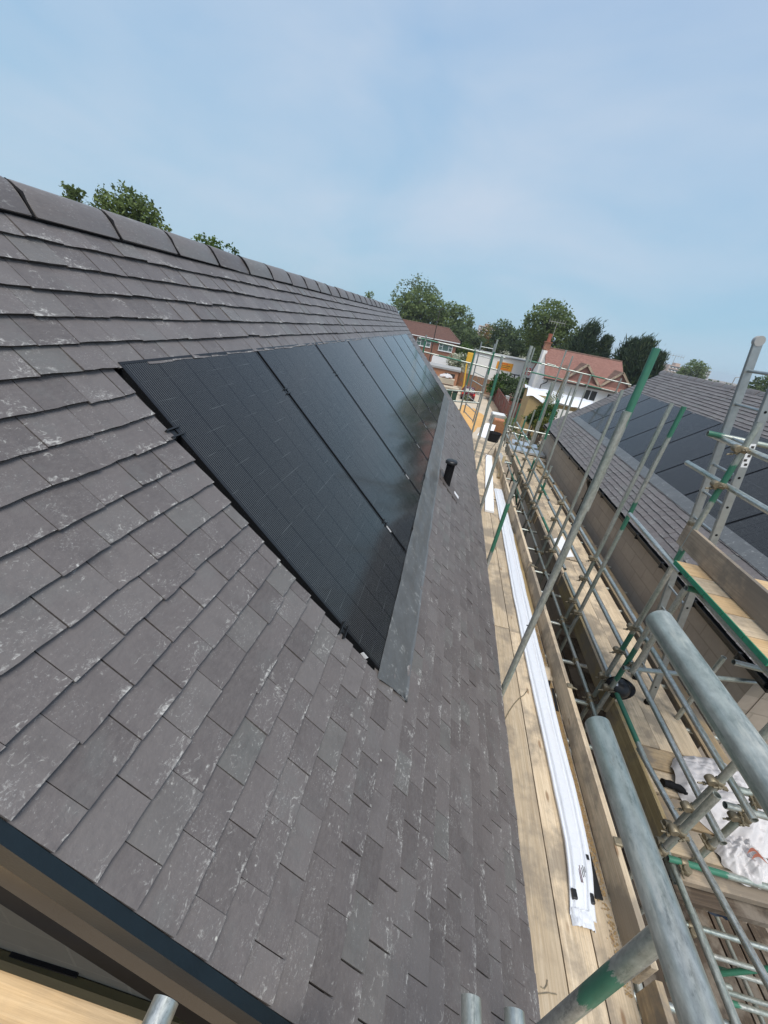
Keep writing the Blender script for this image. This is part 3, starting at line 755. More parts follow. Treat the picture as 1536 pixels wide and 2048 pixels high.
# transoms: under the near walkway, and stubs that poke out under the middle one
for y in (.9, 2.42, 4.44, 6.22, 8.07, 9.52, 11.6):
    tube_obj('transom', (.93, y, -3.013), (1.80, y, -3.013), SC)
for y in (1.2, 2.9, 3.45, 4.05, 4.78, 5.5, 6.1, 6.9, 7.7, 8.6, 9.6, 10.8, 12.4):
    tube_obj('transom', (1.93 + .05 * math.sin(y * 7), y, -3.492), (3.78, y, -3.492), SC, (), 'alu')
    cp((XM - .07, y, -3.492), XU, YU)
tube_obj('ledger', (1.80, .2, -3.062), (1.80, 6.1, -3.062), SC, ((1.2, 2.6),))
tube_obj('ledger', (1.80, 6.2, -3.062), (1.80, 12.4, -3.062), SC)
tube_obj('ledger', (1.05, .9, -3.062), (1.05, 12.2, -3.062), SC)
# outer standards of the near walkway, below its planks
for y in (1.05, 2.95, 4.95, 6.9, 8.9, 10.9): tube_obj('standard', (1.86, y, G + 1.5), (1.86, y, -2.98), SC, ((2.0, 2.7),))
# toe boards, upright on their long edge
def board(name, p, q, wdt, th, mat, parent=None, up=(0, 0, 1), bev=.004, warp=0.0):
    p, q = Vector(p), Vector(q); d = q - p; L = d.length; d.normalize(); x = d.cross(Vector(up)).normalized(); z = x.cross(d)
    mb = MB(); mb.box((0, 0, 0), (wdt, L, th), None, bev)
    o = mb.build(name, M[mat]); o.matrix_world = Matrix.Translation((p + q) / 2) @ Matrix((x, d, z)).transposed().to_4x4()
    if parent is not None:
        mw = o.matrix_world.copy(); o.parent = parent; o.matrix_world = mw; o.location = mw.translation - parent_loc(parent)
    return o
for a, b, mt in ((-.4, 1.02, 'board_old'), (1.06, 4.95, 'board'), (5.0, 8.75, 'board'), (8.8, 11.0, 'board')):
    board('toe_board', (1.722, a, -2.838), (1.722, b, -2.838), .038, .222, mt, SC)
for a, b, mt in ((2.05, 3.30, 'board_gold'), (3.34, 5.7, 'board_gold'), (5.74, 7.9, 'board_grey'), (7.95, 10.2, 'board_old'), (10.25, 13.6, 'board')):
    board('toe_board', (2.505, a, -3.315), (2.505, b, -3.315), .036, .228, mt, SC)
def toe_clip(c):
    mb = MB(); mb.box(c, (.052, .05, .045), None, .01); mb.ring_path([Vector(c) + Vector((.02, 0, .005)), Vector(c) + Vector((.07, 0, -.01))], [.008, .008], 8); mb.build('toe_clip', M['coup'], SC)
for y in (1.14, 1.62, 2.85, 4.9, 6.9, 8.8): toe_clip((1.73, y, -2.735))
# hop-up bay at the right: short planks laid crosswise, with toe board and rails
for z, a, b in ((-.475, 2.1, 4.08), (-.79, 1.9, 4.18)):
    tube_obj('guard_rail', (XM + .03, a, z), (XM + .03, b, z), SC, (), 'alu'); cp((XM - .02, 3.52, z), ZU, YU)
tube_obj('ledger', (2.30, 3.2, -1.52), (2.30, 4.35, -1.50), SC, (), 'alu')
tube_obj('ledger', (2.36, 1.9, -1.56), (2.36, 3.35, -1.56), SC)
tube_obj('transom', Xp(1372, 1176, 2.24), Xp(1372, 1176, 2.24) + Vector((.9, 0, 0)), SC, ((0, .3),))
tube_obj('transom', Yp(1467, 1324, 2.9), Yp(1467, 1324, 2.9) + Vector((1.3, 0, -.02)), SC)
tube_obj('transom', (2.38, 3.30, -2.74), (4.2, 3.68, -2.75), SC); cp((2.47, 3.32, -2.70), YU, XU)
p_ = Yp(1435, 1215 + 0, 3.3)
c = Zp(1353, 1437, -3.43); d = Xp(1446, 1312, c.x); tube_obj('standard', c - Vector((0, 0, .4)), (c.x, c.y, d.z), SC)
board('toe_board', (2.425, 1.9, -1.315), (2.425, 3.62, -1.315), .036, .20, 'board_grey', SC)
toe_clip((2.43, 3.60, -1.20))
tube_obj('standard', (2.33, 3.10, -2.6), (2.33, 3.10, -1.60), SC)
tube_obj('guard_rail', Xp(1415, 866, 2.35), Xp(1415, 866, 2.35) + Vector((0.9, -.12, 0)), SC, ((0, .12),)); 
# near end: standards that frame the lower right corner
def Vtube(px, py, X, z0, z1, bands=(), nm='standard'):
    c = Xp(px, py, X); return tube_obj(nm, (c.x, c.y, z0), (c.x, c.y, z1), SC, bands), c
_, cF = Vtube(1435, 1567, XM - .1, G + 1, -1.5)
_, cG = Vtube(1494, 1624, XM + .35, G + 1, -1.4)
_, cH = Vtube(1405, 1620, XM - .22, -2.95, -2.30)
tube_obj('standard', (cH.x, cH.y, -3.3), (cH.x, cH.y, -2.96), SC)
for c, zs in ((cF, (-2.36, -2.68, -3.0, -3.3)), (cG, (-2.4, -2.8, -3.2)), (cH, (-2.75, -3.0, -3.25))):
    for z in zs: cp((c.x, c.y, z), ZU, YU if z > -3 else XU)
for px, py, Y, ln, bd, mt in ((1335, 1716, cF.y + .05, 1.6, ((.0, .45),), 'tube'), (1352, 1842, cF.y + .1, 1.7, (), 'alu'), (1345, 1950, cF.y + .2, 1.7, (), 'tube'), (1412, 1990, cF.y, 1.5, ((.1, .3),), 'tube'),
                             (1450, 1610, cF.y + .06, .7, (), 'tube'), (1470, 1578, cF.y + .02, .5, (), 'tube'), (1290, 1870, cF.y + .3, 1.9, (), 'tube')):
    p = Yp(px, py, Y); tube_obj('transom', p, p + Vector((ln, 0, 0)), SC, bd, mt); cp(p + Vector((.12, 0, 0)), XU, ZU)
for px, py, X, a, b in ((1385, 1830, 2.6, -.2, 2.6), (1460, 2010, 2.9, -.3, 2.4)):
    c = Xp(px, py, X); tube_obj('ledger', (X, c.y - 1.2, c.z), (X, c.y + 1.3, c.z), SC)
c = Yp(1430, 1960, 2.2); tube_obj('brace', c + Vector((-.7, 0, -.75)), c + Vector((.9, .1, .95)), SC, ((0, 2.6),), 'tube', .026)
# far end of the gap: low cross rails
for px, py, qx, qy in ((1017, 852, 1099, 870), (1014, 863, 1054, 874)):
    tube_obj('guard_rail', Yp(px, py, 13.5), Yp(qx, qy, 13.5), SC, (), 'alu')
tube_obj('brace', (XM - .1, 9.3, -3.6), (2.1, 9.0, -3.0), SC, ((.1, .4),))

# ---- planks (they lie loose on the tubes)
rows_n = [(.955, 'against the slates'), (1.148, 'second row from the slates'), (1.341, 'third row from the slates'), (1.534, 'row along the toe board')]
cuts = [(-.5, 3.72, 'nearest the camera'), (3.735, 7.65, 'in the middle stretch'), (7.665, 10.75, 'in the far stretch')]
rg = random.Random(2)
for i, (x, rl) in enumerate(rows_n):
    for j, (a, b, cl_) in enumerate(cuts):
        o_ = rg.uniform(-.05, .05)
        wd = .186 if i < 3 else .165
        b_ = board('scaffold_board', (x + wd / 2 + .002, a + (o_ if j else 0), -2.969 + rg.uniform(-.002, .002)), (x + wd / 2 + .002, b + o_ - .012, -2.969 + rg.uniform(-.002, .002)), wd, .036, 'board', None, (0, 0, 1), .003)
        tag(b_, f'pale left walkway plank, {rl}, {cl_}', 'plank', 'planks of the near walkway')
for k in range(7):
    y = 10.86 + k * .235
    b_ = board('scaffold_board', (.9, y, -2.965), (2.1, y + rg.uniform(-.02, .02), -2.965), .222, .036, 'board', None)
    tag(b_, f'short crosswise plank at the far end of the left walkway, {["first","second","third","fourth","fifth","sixth","last"][k]} of seven', 'plank', 'crosswise planks at the far end')
tube_obj('transom', (.9, 10.7, -3.01), (2.2, 10.7, -3.01), SC); 
for x in (1.0, 2.0): tube_obj('ledger', (x, 10.7, -3.008), (x, 12.6, -3.008), SC)
rows_m = [(2.528, 'beside the golden toe board'), (2.745, 'second row from the toe board'), (2.962, 'third row from the toe board'), (3.179, 'at the edge of the dark gap'), (3.475, 'tight against the block wall')]
cutm = [(3.05, 6.70, 'near stretch'), (6.715, 9.55, 'middle stretch'), (9.565, 13.2, 'far stretch')]
for i, (x, rl) in enumerate(rows_m):
    for j, (a, b, cl_) in enumerate(cutm):
        o_ = rg.uniform(-.06, .06)
        b_ = board('scaffold_board', (x + .107, a + (o_ if j else 0), -3.449 + rg.uniform(-.002, .002)), (x + .107, b + o_ - .012, -3.449 + rg.uniform(-.002, .002)), .213, .036, 'board' if i < 4 else 'board_old')
        tag(b_, f'right walkway plank, {rl}, {cl_}', 'plank', 'planks of the middle walkway')
for k, (y, a, b, mt) in enumerate(((2.92, 2.53, 3.75, 'board_old'), (2.68, 2.53, 3.55, 'board'), (2.43, 2.55, 3.8, 'board_old'), (2.19, 2.53, 3.7, 'board'))):
    b_ = board('scaffold_board', (a, y, -3.449), (b, y + .01, -3.449), .222, .036, mt)
    tag(b_, f'crosswise plank by the white sack at lower right, {ORD[k]} towards the camera', 'plank', 'crosswise planks by the sack')
for x in (2.6, 3.6): tube_obj('ledger', (x, 1.9, -3.492), (x, 3.4, -3.492), SC)
for k, y in enumerate((3.13, 2.90, 2.67, 2.44, 2.21)):
    b_ = board('scaffold_board', (2.235, y, -1.447), (3.55, y, -1.447), .221, .036, 'board' if k % 2 else 'timber')
    tag(b_, f'short green ended plank of the raised bay by the ladder, {ORD[k]} from far end', 'plank', 'planks of the raised bay')
    e = MB(); e.box((2.232, y, -1.447), (.010, .222, .038)); e.build('painted_end', M['greenpaint'], b_, None); e_o = b_.children[0]
    mi = b_.matrix_world.inverted(); e_o.matrix_parent_inverse = Matrix.Identity(4); e_o.matrix_basis = mi
for y in (3.2, 2.15): tube_obj('transom', (2.3, y, -1.49), (3.6, y, -1.49), SC)

for k, (y, z, b, mt) in enumerate(((1.98, -3.50, 3.9, 'board_grey'), (1.90, -3.60, 4.2, 'board_dark'))):
    b_ = board('scaffold_board', (2.62, y, z), (b, y + .02, z), .12, .06, mt)
    tag(b_, f'dark timber below the white bag in the lower right corner, {ORD[k]} going down', 'plank', 'dark timbers under the bag')
# lower lift seen through the gaps
LOW = thing('scaffold', (2.6, 1.5, G), 'dark lower scaffold stage seen down the gap at bottom right', 'scaffold')
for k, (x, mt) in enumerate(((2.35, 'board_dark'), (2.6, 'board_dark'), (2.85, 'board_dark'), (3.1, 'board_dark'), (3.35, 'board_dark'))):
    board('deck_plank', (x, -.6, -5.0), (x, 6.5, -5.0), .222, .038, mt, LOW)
for x in (3.85, 4.1, 4.35, 4.6, 4.85, 5.1, 5.35, 5.6): board('deck_plank', (x, -1.2, -6.3 - .02 * math.sin(x * 9)), (x, 3.2, -6.3), .222, .038, 'board_dark', LOW)  # extra planks added over sunlit ground to keep this corner dark
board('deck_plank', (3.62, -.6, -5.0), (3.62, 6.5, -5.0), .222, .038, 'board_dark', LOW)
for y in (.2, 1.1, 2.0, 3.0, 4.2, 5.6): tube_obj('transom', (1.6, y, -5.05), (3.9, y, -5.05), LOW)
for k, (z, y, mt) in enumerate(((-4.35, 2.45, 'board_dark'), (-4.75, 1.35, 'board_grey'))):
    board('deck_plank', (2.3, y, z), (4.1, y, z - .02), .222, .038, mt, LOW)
for x, y0_, z in ((2.9, -.5, -5.5), (3.9, -.8, -5.4), (4.6, -.6, -5.7)): tube_obj('ledger', (x, y0_, z), (x, 3.0, z), LOW, ((1.0, 1.5),))
for y, z in ((.9, -5.45), (1.6, -5.75), (2.3, -5.5)): tube_obj('transom', (2.4, y, z), (5.8, y, z), LOW, ((1.2, 1.9),))
for x, y in ((3.95, .85), (4.65, 1.65), (3.0, 1.6)): tube_obj('standard', (x, y, G), (x, y, -5.0), LOW, ((1.2, 1.8),))
t_ = MB(); n = 14
K_ = [Zp(x, y, -4.1) for x, y in ((1340, 1738), (1478, 1792), (1470, 1838), (1330, 1782))]
rr = [[t_.vert(K_[0].lerp(K_[1], i / n).lerp(K_[3].lerp(K_[2], i / n), j / 8) + Vector((0, 0, .08 * noise.noise((i * .7, j * .9, 2)) - .06 * j / 8))) for i in range(n + 1)] for j in range(9)]
for a, b in zip(rr, rr[1:]):
    for i in range(n): t_.face((a[i], a[i + 1], b[i + 1], b[i]), True)
tag(t_.build('tarpaulin', M['blue']), 'dark blue tarpaulin hanging in the shade below the lower right planks', 'tarpaulin')

# ---- gable scaffold the photograph is taken from
GS = thing('scaffold', (0, -.2, G), 'foreground scaffold round the photographer, thick tube ends pointing away from the camera', 'scaffold')
def fore(tip, Y, name='ledger', back=2.2, bands=(), mat='tube', dx=0.0, worn=()):
    p = Yp(tip[0], tip[1], Y); return tube_obj(name, p, p + Vector((dx, -back, 0)), GS, bands, mat, .02415, 32, worn), p
fore((1195, 1448), .62, worn=((.17, .36),)); fore((1318, 1240), .70, worn=((.02, .12), (.22, .34)))
_, p3 = fore((942, 1995), .40, bands=((.06, .10),)); _, p4 = fore((1028, 2022), .40, mat='alu')
fore((333, 2000), .205, mat='alu')
p5 = Yp(1312, 1878, .52); tube_obj('standard', p5 + Vector((0, 0, .06)), p5 - Vector((0, 0, 1.6)), GS, ((.26, .48),), 'tube', .02415, 32)
# ------------------------------------------------------------------ loose things on the walkways
def loft(name, mat, stations, parent=None, closed=True, smooth=True, origin=None):
    """stations: list of rings of points"""
    mb = MB(); rr = [[mb.vert(p) for p in st] for st in stations]; n = len(rr[0])
    for a, b in zip(rr, rr[1:]):
        for k in range(n if closed else n - 1): mb.face((a[k], a[(k + 1) % n], b[(k + 1) % n], b[k]), smooth)
    if closed:
        for r_, rv in ((rr[0], True), (rr[-1], False)):
            c = [mb.vert(mb.v[k]) for k in r_]; mb.face(c[::-1] if rv else c)
    return mb.build(name, mat, parent, origin)
PZ = -2.948
def wrap_pts():
    st = []; n = 92
    for j in range(n + 1):
        u = j / n; y = 1.27 + 6.93 * u
        xc = 1.556 + .006 * math.sin(y * 1.3) + .045 * max(0, (y - 4.8) / 3.4) - .07 * math.exp(-((y - 1.15) / .33) ** 2)
        hw = .078 + .018 * min(1, u * 3) - .006 * u; hh = .048
        if j < 3: hh *= (.30, .55, .9)[j]; hw *= (1.02, .98, .98)[j]
        if j > n - 2: hh *= .8
        prof = [(-1, 0), (-1.02, .40), (-.95, .62), (-.84, .55), (-.78, .50), (-.72, .86), (-.50, .93), (-.15, .90), (.14, .95), (.24, .62), (.30, .50), (.36, 1.0), (.50, 1.06), (.60, .80), (.66, .76), (.74, .98), (.88, .90), (.97, .55), (1.02, 0)]
        ring = []
        for a, b in prof:
            w_ = noise.noise((a * 2.5, y * 2.2, 3)) * .007 + noise.noise((a * 6, y * 7, 8)) * .003
            ring.append((xc + a * hw + w_ * .8, y + (.012 * noise.noise((a * 4, 0, 0)) if j == 0 else 0), PZ + max(.001, b * hh + (w_ if b > .1 else 0))))
        st.append(ring)
    return st
wp = thing('wrapped_bundle', (1.5, 4.5, PZ), 'long white plastic bundle on the left walkway, black tape at its near end', 'bundle')
loft('wrapping', M['plastic_wrap'], wrap_pts(), wp)
def tape(y, x0, x1, z=.05, d=.035, mat='black', nm='tape', parent=wp):
    mb = MB(); n = 6
    a = [mb.vert((x0 + (x1 - x0) * i / n, y, PZ + z)) for i in range(n + 1)]; b = [mb.vert((x0 + (x1 - x0) * i / n, y + d, PZ + z)) for i in range(n + 1)]
    for i in range(n): mb.face((a[i], a[i + 1], b[i + 1], b[i]))
    return mb.build(nm, M[mat], parent)
mb = MB(); mb.box((1.462, 1.365, PZ + .022), (.030, .05, .036), None, .006); mb.build('tape', M['black'], wp)
mb = MB(); mb.box((1.568, 1.365, PZ + .024), (.022, .05, .044), None, .006); mb.build('tape', M['black'], wp)
tape(1.56, 1.585, 1.603, .0525, .03)
for k, (x, c, ln) in enumerate(((1.520, 'darkred', .07), (1.528, 'red', .09), (1.540, 'ink', .05), (1.550, 'ink', .06), (1.560, 'ink', .03))):
    mb = MB(); mb.box((x, 1.465 + .01 * k, PZ + .0425), (.003, ln, .002)); mb.build('print', M['ink' if c == 'ink' else 'darkred'], wp)
# scrunched end of the plastic
mb = MB(); rr = []
for j in range(6):
    rr.append([mb.vert((1.425 + .135 * i / 16 + .008 * noise.noise((i, j, 5)), 1.300 - .016 * j, PZ + .004 + (.026 + .022 * noise.noise((i * .9, j * .8, 2))) * (1 - abs(i / 8 - 1) ** 4))) for i in range(17)])
for a, b in zip(rr, rr[1:]):
    for i in range(16): mb.face((a[i], b[i], b[i + 1], a[i + 1]), True)
mb.build('crumpled_end', M['plastic_wrap'], wp)
mb = MB(); mb.box((1.575, 3.80, PZ + .049), (.085, .012, .008), None, .003); mb.build('strap', M['blackmatt'], wp)
# second, flat white length beyond it
wb = thing('white_trim', (1.38, 8.8, PZ), 'flat white plastic trim board further along the left walkway than the wrapped bundle', 'trim board')
board('board', (1.315, 6.92, PZ + .024), (1.555, 10.68, PZ + .024), .172, .04, 'white', wp if False else None, (0, 0, 1), .006)
o_ = COL.objects[-1] if False else bpy.data.objects['board']; mw = o_.matrix_world.copy(); o_.parent = wb; o_.location = mw.translation - Vector(wb.location)
mb = MB(); mb.box((1.315, 6.905, PZ + .024), (.174, .02, .043), None, .004); mb.build('end_cap', M['white'], wb)
o_ = board('trim_strip', (1.655, 3.95, PZ + .012), (1.668, 6.2, PZ + .012), .07, .02, 'tan'); tag(o_, 'narrow beige strip lying between the wrapped bundle and the upright toe board', 'strip')
def offcut(p, q, wd, lab):
    p, q = Vector(p), Vector(q); o_ = board('plastic_offcut', p, q, wd, .012, 'black', None, (0, 0, 1), .002); tag(o_, lab, 'offcut')
offcut(Zp(1173, 1703, PZ + .008), Zp(1199, 1799, PZ + .008), .045, 'black plastic offcut beside the near end of the wrapped bundle')
offcut(Zp(1099, 1362, PZ + .008), Zp(1094, 1392, PZ + .008), .022, 'shorter black offcut beside the crumpled wrapper on the left walkway')
offcut(Zp(1105, 1377, PZ + .008), Zp(1115, 1422, PZ + .008), .024, 'longer black offcut against the toe board, beside the crumpled wrapper')
# crumpled wrapper
mb = MB(); c = Zp(1092, 1346, PZ); rr = []
for j in range(9):
    rr.append([mb.vert((c.x + .055 * (i / 5 - 1) + .012 * noise.noise((i, j, 1)), c.y + .09 * (j / 4 - 1) + .015 * noise.noise((j, i, 7)), PZ + .003 + max(0, .05 * (1 - max(abs(i / 5 - 1), abs(j / 4 - 1)) ** 2) * (.7 + 1.2 * noise.noise((i * .8, j * .8, 3)))))) for i in range(11)])
for a, b in zip(rr, rr[1:]):
    for i in range(10): mb.face((a[i], a[i + 1], b[i + 1], b[i]), True)
tag(mb.build('crumpled_wrapper', plain('dusty_film', (.55, .45, .32), .5, 0, .3, 20)), 'crumpled dusty plastic wrapper on the left walkway by the black offcuts', 'wrapper')
def wire(name, pts, r, lab, cat='wire'):
    mb = MB(); mb.ring_path(pts, [r] * len(pts), 6); tag(mb.build(name, M['coup']), lab, cat)
wire('wire', [Zp(x, y, PZ + .004) for x, y in ((1010, 1438), (1018, 1423), (1028, 1408), (1038, 1397), (1048, 1390), (1056, 1379))], .0035, 'thin bent wire curving over the left walkway planks')
wire('wire', [Zp(x, y, PZ + .004) for x, y in ((1095, 1960), (1094, 1970), (1089, 1978), (1082, 1974))], .0022, 'short hooked wire lying on the planks in the near part of the left walkway')
wire('wire', [Zp(x, y, PZ + .004) for x, y in ((1076, 1988), (1095, 1986), (1114, 1989))], .0022, 'short straight wire lying on the planks near the bottom of the photo')
# sawdust along the toe board
mb = MB(); rg = random.Random(9)
for k in range(2600):
    y = rg.choice((rg.gauss(3.2, .5), rg.gauss(2.2, .35), rg.uniform(1.0, 5.5))); x = 1.685 - abs(rg.gauss(0, .022)); s = rg.uniform(.002, .006)
    mb.quad((x - s, y - s, PZ + .002), (x + s, y - s * .6, PZ + .002 + s), (x + s * .7, y + s, PZ + .003), (x - s, y + s * .8, PZ + .002 + s * .6))
tag(mb.build('sawdust', plain('sawdust', (.42, .28, .13), .9, 0, .4, 40)), kind='stuff')
# wooden block leaning on the toe board, black strip leaning on the pole
o_ = board('wood_block', Zp(996, 957, PZ), Zp(1003, 932, PZ) + Vector((0, 0, .22)), .10, .07, 'board_gold', None, (1, 0, 0)); tag(o_, 'orange wooden block standing against the toe board far along the left walkway', 'wood block')
o_ = board('plastic_strip', Yp(968, 918, 9.6), Yp(1003, 870, 10.4), .028, .008, 'black', None, (1, 0, 0)); tag(o_, 'thin black strip leaning across the poles at the far end of the left walkway', 'strip')
o_ = board('grey_offcut', Zp(996, 905, PZ + .01), Zp(1005, 925, PZ + .01), .2, .018, 'concgrey'); tag(o_, 'small grey board lying at the far corner of the left walkway', 'offcut')
# middle walkway: white sheet, foil, golden scraps
PM = -3.43
mb = MB(); cs_ = [Zp(x, y, PM + .012) for x, y in ((1106, 1078), (1125, 1072), (1148, 1113), (1130, 1114))]
mb.quad(*cs_); mb.quad(*[p - Vector((0, 0, .010)) for p in cs_][::-1])
for k in range(4): mb.quad(cs_[k], cs_[k] - Vector((0, 0, .010)), cs_[(k + 1) % 4] - Vector((0, 0, .010)), cs_[(k + 1) % 4])
tag(mb.build('white_sheet', M['white']), 'small white sheet lying on the walkway along the block wall', 'sheet')
for k, (x0, x1, y, lab) in enumerate(((2.55, 3.2, 14.0, 'silver foil board at the far end of the right walkway, left one'), (3.0, 3.8, 13.9, 'silver foil board at the far end of the right walkway, touching the block wall'), (2.8, 3.7, 14.7, 'silver foil board lying furthest back at the end of the right walkway'))):
    mb = MB(); mb.box(((x0 + x1) / 2, y, PM + .05 + .02 * k), (x1 - x0, .55, .07), Matrix.Rotation(R(4 - 5 * k), 3, 'Z'), .006); tag(mb.build('foil_board', M['foil'], None, ((x0 + x1) / 2, y, PM)), lab, 'insulation board', 'foil boards')
for k in range(4):
    o_ = board('scaffold_board', (2.45 + .02 * k, 13.35 + .24 * k, PM - .02), (3.85, 13.35 + .24 * k, PM - .02), .222, .036, 'board'); tag(o_, f'plank laid crosswise under the silver foil boards, {ORD[k]} going away', 'plank', 'crosswise planks under the foil boards')
for k, (px, py, qx, qy) in enumerate(((1072, 922, 1080, 934), (1078, 938, 1088, 950))):
    o_ = board('wood_scrap', Zp(px, py, PM + .03), Zp(qx, qy, PM + .03), .16, .05, 'board_gold'); tag(o_, 'orange wood scrap ' + ('nearest the foil boards' if k == 0 else 'closer to the camera of the two') + ' on the right walkway', 'wood scrap')
# hard hat hung on the tube
hc = Xp(1236, 1376, 2.52)
hh = thing('hard_hat', hc, 'glossy black hard hat hung on the scaffold tube above the golden toe board', 'hard hat')
ax = Vector((-.35, -.75, .55)).normalized(); qh = Vector((0, 0, 1)).rotation_difference(ax).to_matrix()
mb = MB(); rr = []
for j in range(9):
    t = j / 8 * math.pi / 2 * .98; rad = .105 * math.cos(t); z = .10 * math.sin(t)
    rr.append([mb.vert(hc + qh @ Vector((rad * 1.12 * math.cos(2 * math.pi * k / 24), rad * math.sin(2 * math.pi * k / 24), z))) for k in range(24)])
for a, b in zip(rr, rr[1:]):
    for k in range(24): mb.face((a[k], a[(k + 1) % 24], b[(k + 1) % 24], b[k]), True)
mb.face(rr[-1], True); mb.build('shell', M['black'], hh)
mb = MB(); ins = [mb.vert(hc + qh @ Vector((.105 * 1.12 * math.cos(2 * math.pi * k / 24), .105 * math.sin(2 * math.pi * k / 24), .004))) for k in range(24)]
ou = [mb.vert(hc + qh @ Vector(((.115 + .035 * max(0, math.cos(2 * math.pi * k / 24))) * 1.1 * math.cos(2 * math.pi * k / 24), .118 * math.sin(2 * math.pi * k / 24), -.006))) for k in range(24)]
for k in range(24): mb.face((ins[k], ou[k], ou[(k + 1) % 24], ins[(k + 1) % 24]), True); mb.face((ins[(k + 1) % 24], ou[(k + 1) % 24], ou[k], ins[k]), True)
mb.build('brim', M['black'], hh)
mb = MB(); sp = qh @ Vector((-.02, .045, .098)); mb.box(hc + sp, (.022, .03, .006), qh, .002); mb.build('sticker', M['white'], hh)
# white sack in the lower right
def sack(name, cx, cy, z0, lx, ly, h, rot, seed, lab, cat='sack'):
    mb = MB(); nx, ny = 64, 64; rr = []; ca, sa = math.cos(rot), math.sin(rot)
    for j in range(ny + 1):
        row = []
        for i in range(nx + 1):
            u, v = i / nx * 2 - 1, j / ny * 2 - 1
            rr_ = math.hypot(u, v); ang = math.atan2(v, u); lim = max(abs(u), abs(v)); k = lim / rr_ if rr_ > 1e-6 else 1
            x, y = u * k * (1 + .12 * noise.noise((math.cos(ang) * 2, math.sin(ang) * 2, seed))), v * k * (1 + .12 * noise.noise((math.cos(ang) * 2, math.sin(ang) * 2, seed + 4)))
            prof = max(0, 1 - (x * x + y * y)) ** .45
            fold = .26 * noise.noise((x * 2.4 + seed, y * 1.6, 1)) - .34 * abs(noise.noise((x * 4.2 + seed, y * 1.5 + x, 5))) + .22 * abs(noise.noise((x * 2 - y * 3.5, y * 2 + seed, 3))) + .06 * noise.noise((x * 15, y * 9, seed))
            z = z0 + max(.006, h * prof * (.8 + fold * 1.6))
            row.append(mb.vert((cx + (x * lx) * ca - (y * ly) * sa, cy + (x * lx) * sa + (y * ly) * ca, z)))
        rr.append(row)
    for a, b in zip(rr, rr[1:]):
        for i in range(nx): mb.face((a[i], a[i + 1], b[i + 1], b[i]), True)
    return tag(mb.build(name, plain('sack_plastic', (.60, .58, .58), .55, 0, .16, 9, .35), None, (cx, cy, z0)), lab, cat)
sk = sack('rubble_sack', 3.36, 2.62, PM, .46, .40, .26, R(-35), 2, 'crumpled white sack lying on the planks in the lower right corner')
sk2 = sack('rubble_sack', 3.20, 2.17, PM + .0, .20, .18, .17, R(20), 5, 'small white bag with a red-brown swoosh at the very edge of the lower right planks', 'bag')
for k, (dx, dy, r0, an) in enumerate(((0, .0, .06, .4), (.012, -.035, .05, .25))):
    mb = MB(); pts = []
    for i in range(13):
        t = i / 12; x = 3.14 + .12 * t + dx; y = 2.13 + dy + .035 * math.sin(t * 3.1); pts.append((x, y))
    z = PM + .178
    up = [mb.vert((x, y + .010 * math.sin(math.pi * (i / 12)) + .002, z + .012 - .02 * abs(i / 6 - 1))) for i, (x, y) in enumerate(pts)]; lo = [mb.vert((x, y - .010 * math.sin(math.pi * (i / 12)), z + .008 - .02 * abs(i / 6 - 1))) for i, (x, y) in enumerate(pts)]
    for i in range(12): mb.face((lo[i], lo[i + 1], up[i + 1], up[i]))
    mb.build('printed_mark', plain('red_brown_print', (.30, .09, .05), .6), sk2)
# corrugated hose end near the sack
mb = MB(); c = Zp(1345, 1590, PM + .05); pts = [c + Vector((.18 * math.cos(t), .10 * math.sin(t), 0)) for t in [R(20 + 12 * k) for k in range(8)]]
mb.ring_path([p for p in pts for _ in (0, 1)][::1] if False else pts, [.036 if k % 2 else .028 for k in range(8)], 12); tag(mb.build('ribbed_hose', M['blackmatt']), 'dark ribbed hose end lying beside the white sack', 'hose')

# ladder leaning from the middle walkway to the raised bay
LD = thing('ladder', (3.08, 3.8, PM), 'dull aluminium ladder rising steeply past the raised bay to the top right edge', 'ladder')
lt0, lb = Vector((2.40, 0, .33)), Vector((3.08, 0, PM)); ldir = (lt0 - lb).normalized(); lx = ldir.cross(YU).normalized()
for y, tp in ((3.63, 0.0), (3.99, 0.0)):
    p = lb + Vector((0, y, 0)); q = lt0 + Vector((0, y, 0))
    st = []
    sec = [(-.034, -.013), (-.030, -.016), (.030, -.016), (.034, -.013), (.034, .013), (.030, .016), (-.030, .016), (-.034, .013)]
    so_ = loft('stile', M['ladder'], [[p + lx * a + YU * b for a, b in sec], [q + lx * a + YU * b for a, b in sec]], LD, True, False)
    cap = MB(); cap.ring_path([q - ldir * .01 + YU * -.02, q - ldir * .01 + YU * .02], [.040, .040], 16); cap.build('end_cap', M['concgrey'], so_)
    for k in range(13):
        b_ = MB(); c_ = p + ldir * (.28 + k * .275); sgn = -1 if y < 3.8 else 1
        b_.ring_path([c_ + YU * (-.0175), c_ + YU * .0175], [.011, .011], 10); b_.build('rung_end', M['blackmatt'], so_)
    foot = MB(); foot.box(p + ldir * .02, (.085, .045, .05), None, .008); foot.build('foot', M['blackmatt'], so_)
for k in range(13):
    c_ = lb + ldir * (.28 + k * .275); mb = MB(); mb.ring_path([c_ + YU * 3.64, c_ + YU * 3.98], [.013, .013], 10); mb.build('rung', M['ladder'], LD)
c_ = lb + ldir * 2.95 + YU * 3.612 - lx * 0
stk = MB(); Mx = Matrix((lx, ldir, YU)).transposed(); stk.box(c_, (.05, .20, .002), Mx); so_ = stk.build('safety_label', M['white'], LD)
for k in range(5):
    b_ = MB(); b_.box(c_ + ldir * (-.075 + .037 * k) - YU * .002 + lx * (.008 if k % 2 else -.006), (.022, .02, .002), Mx); b_.build('print', M['ink'], so_)

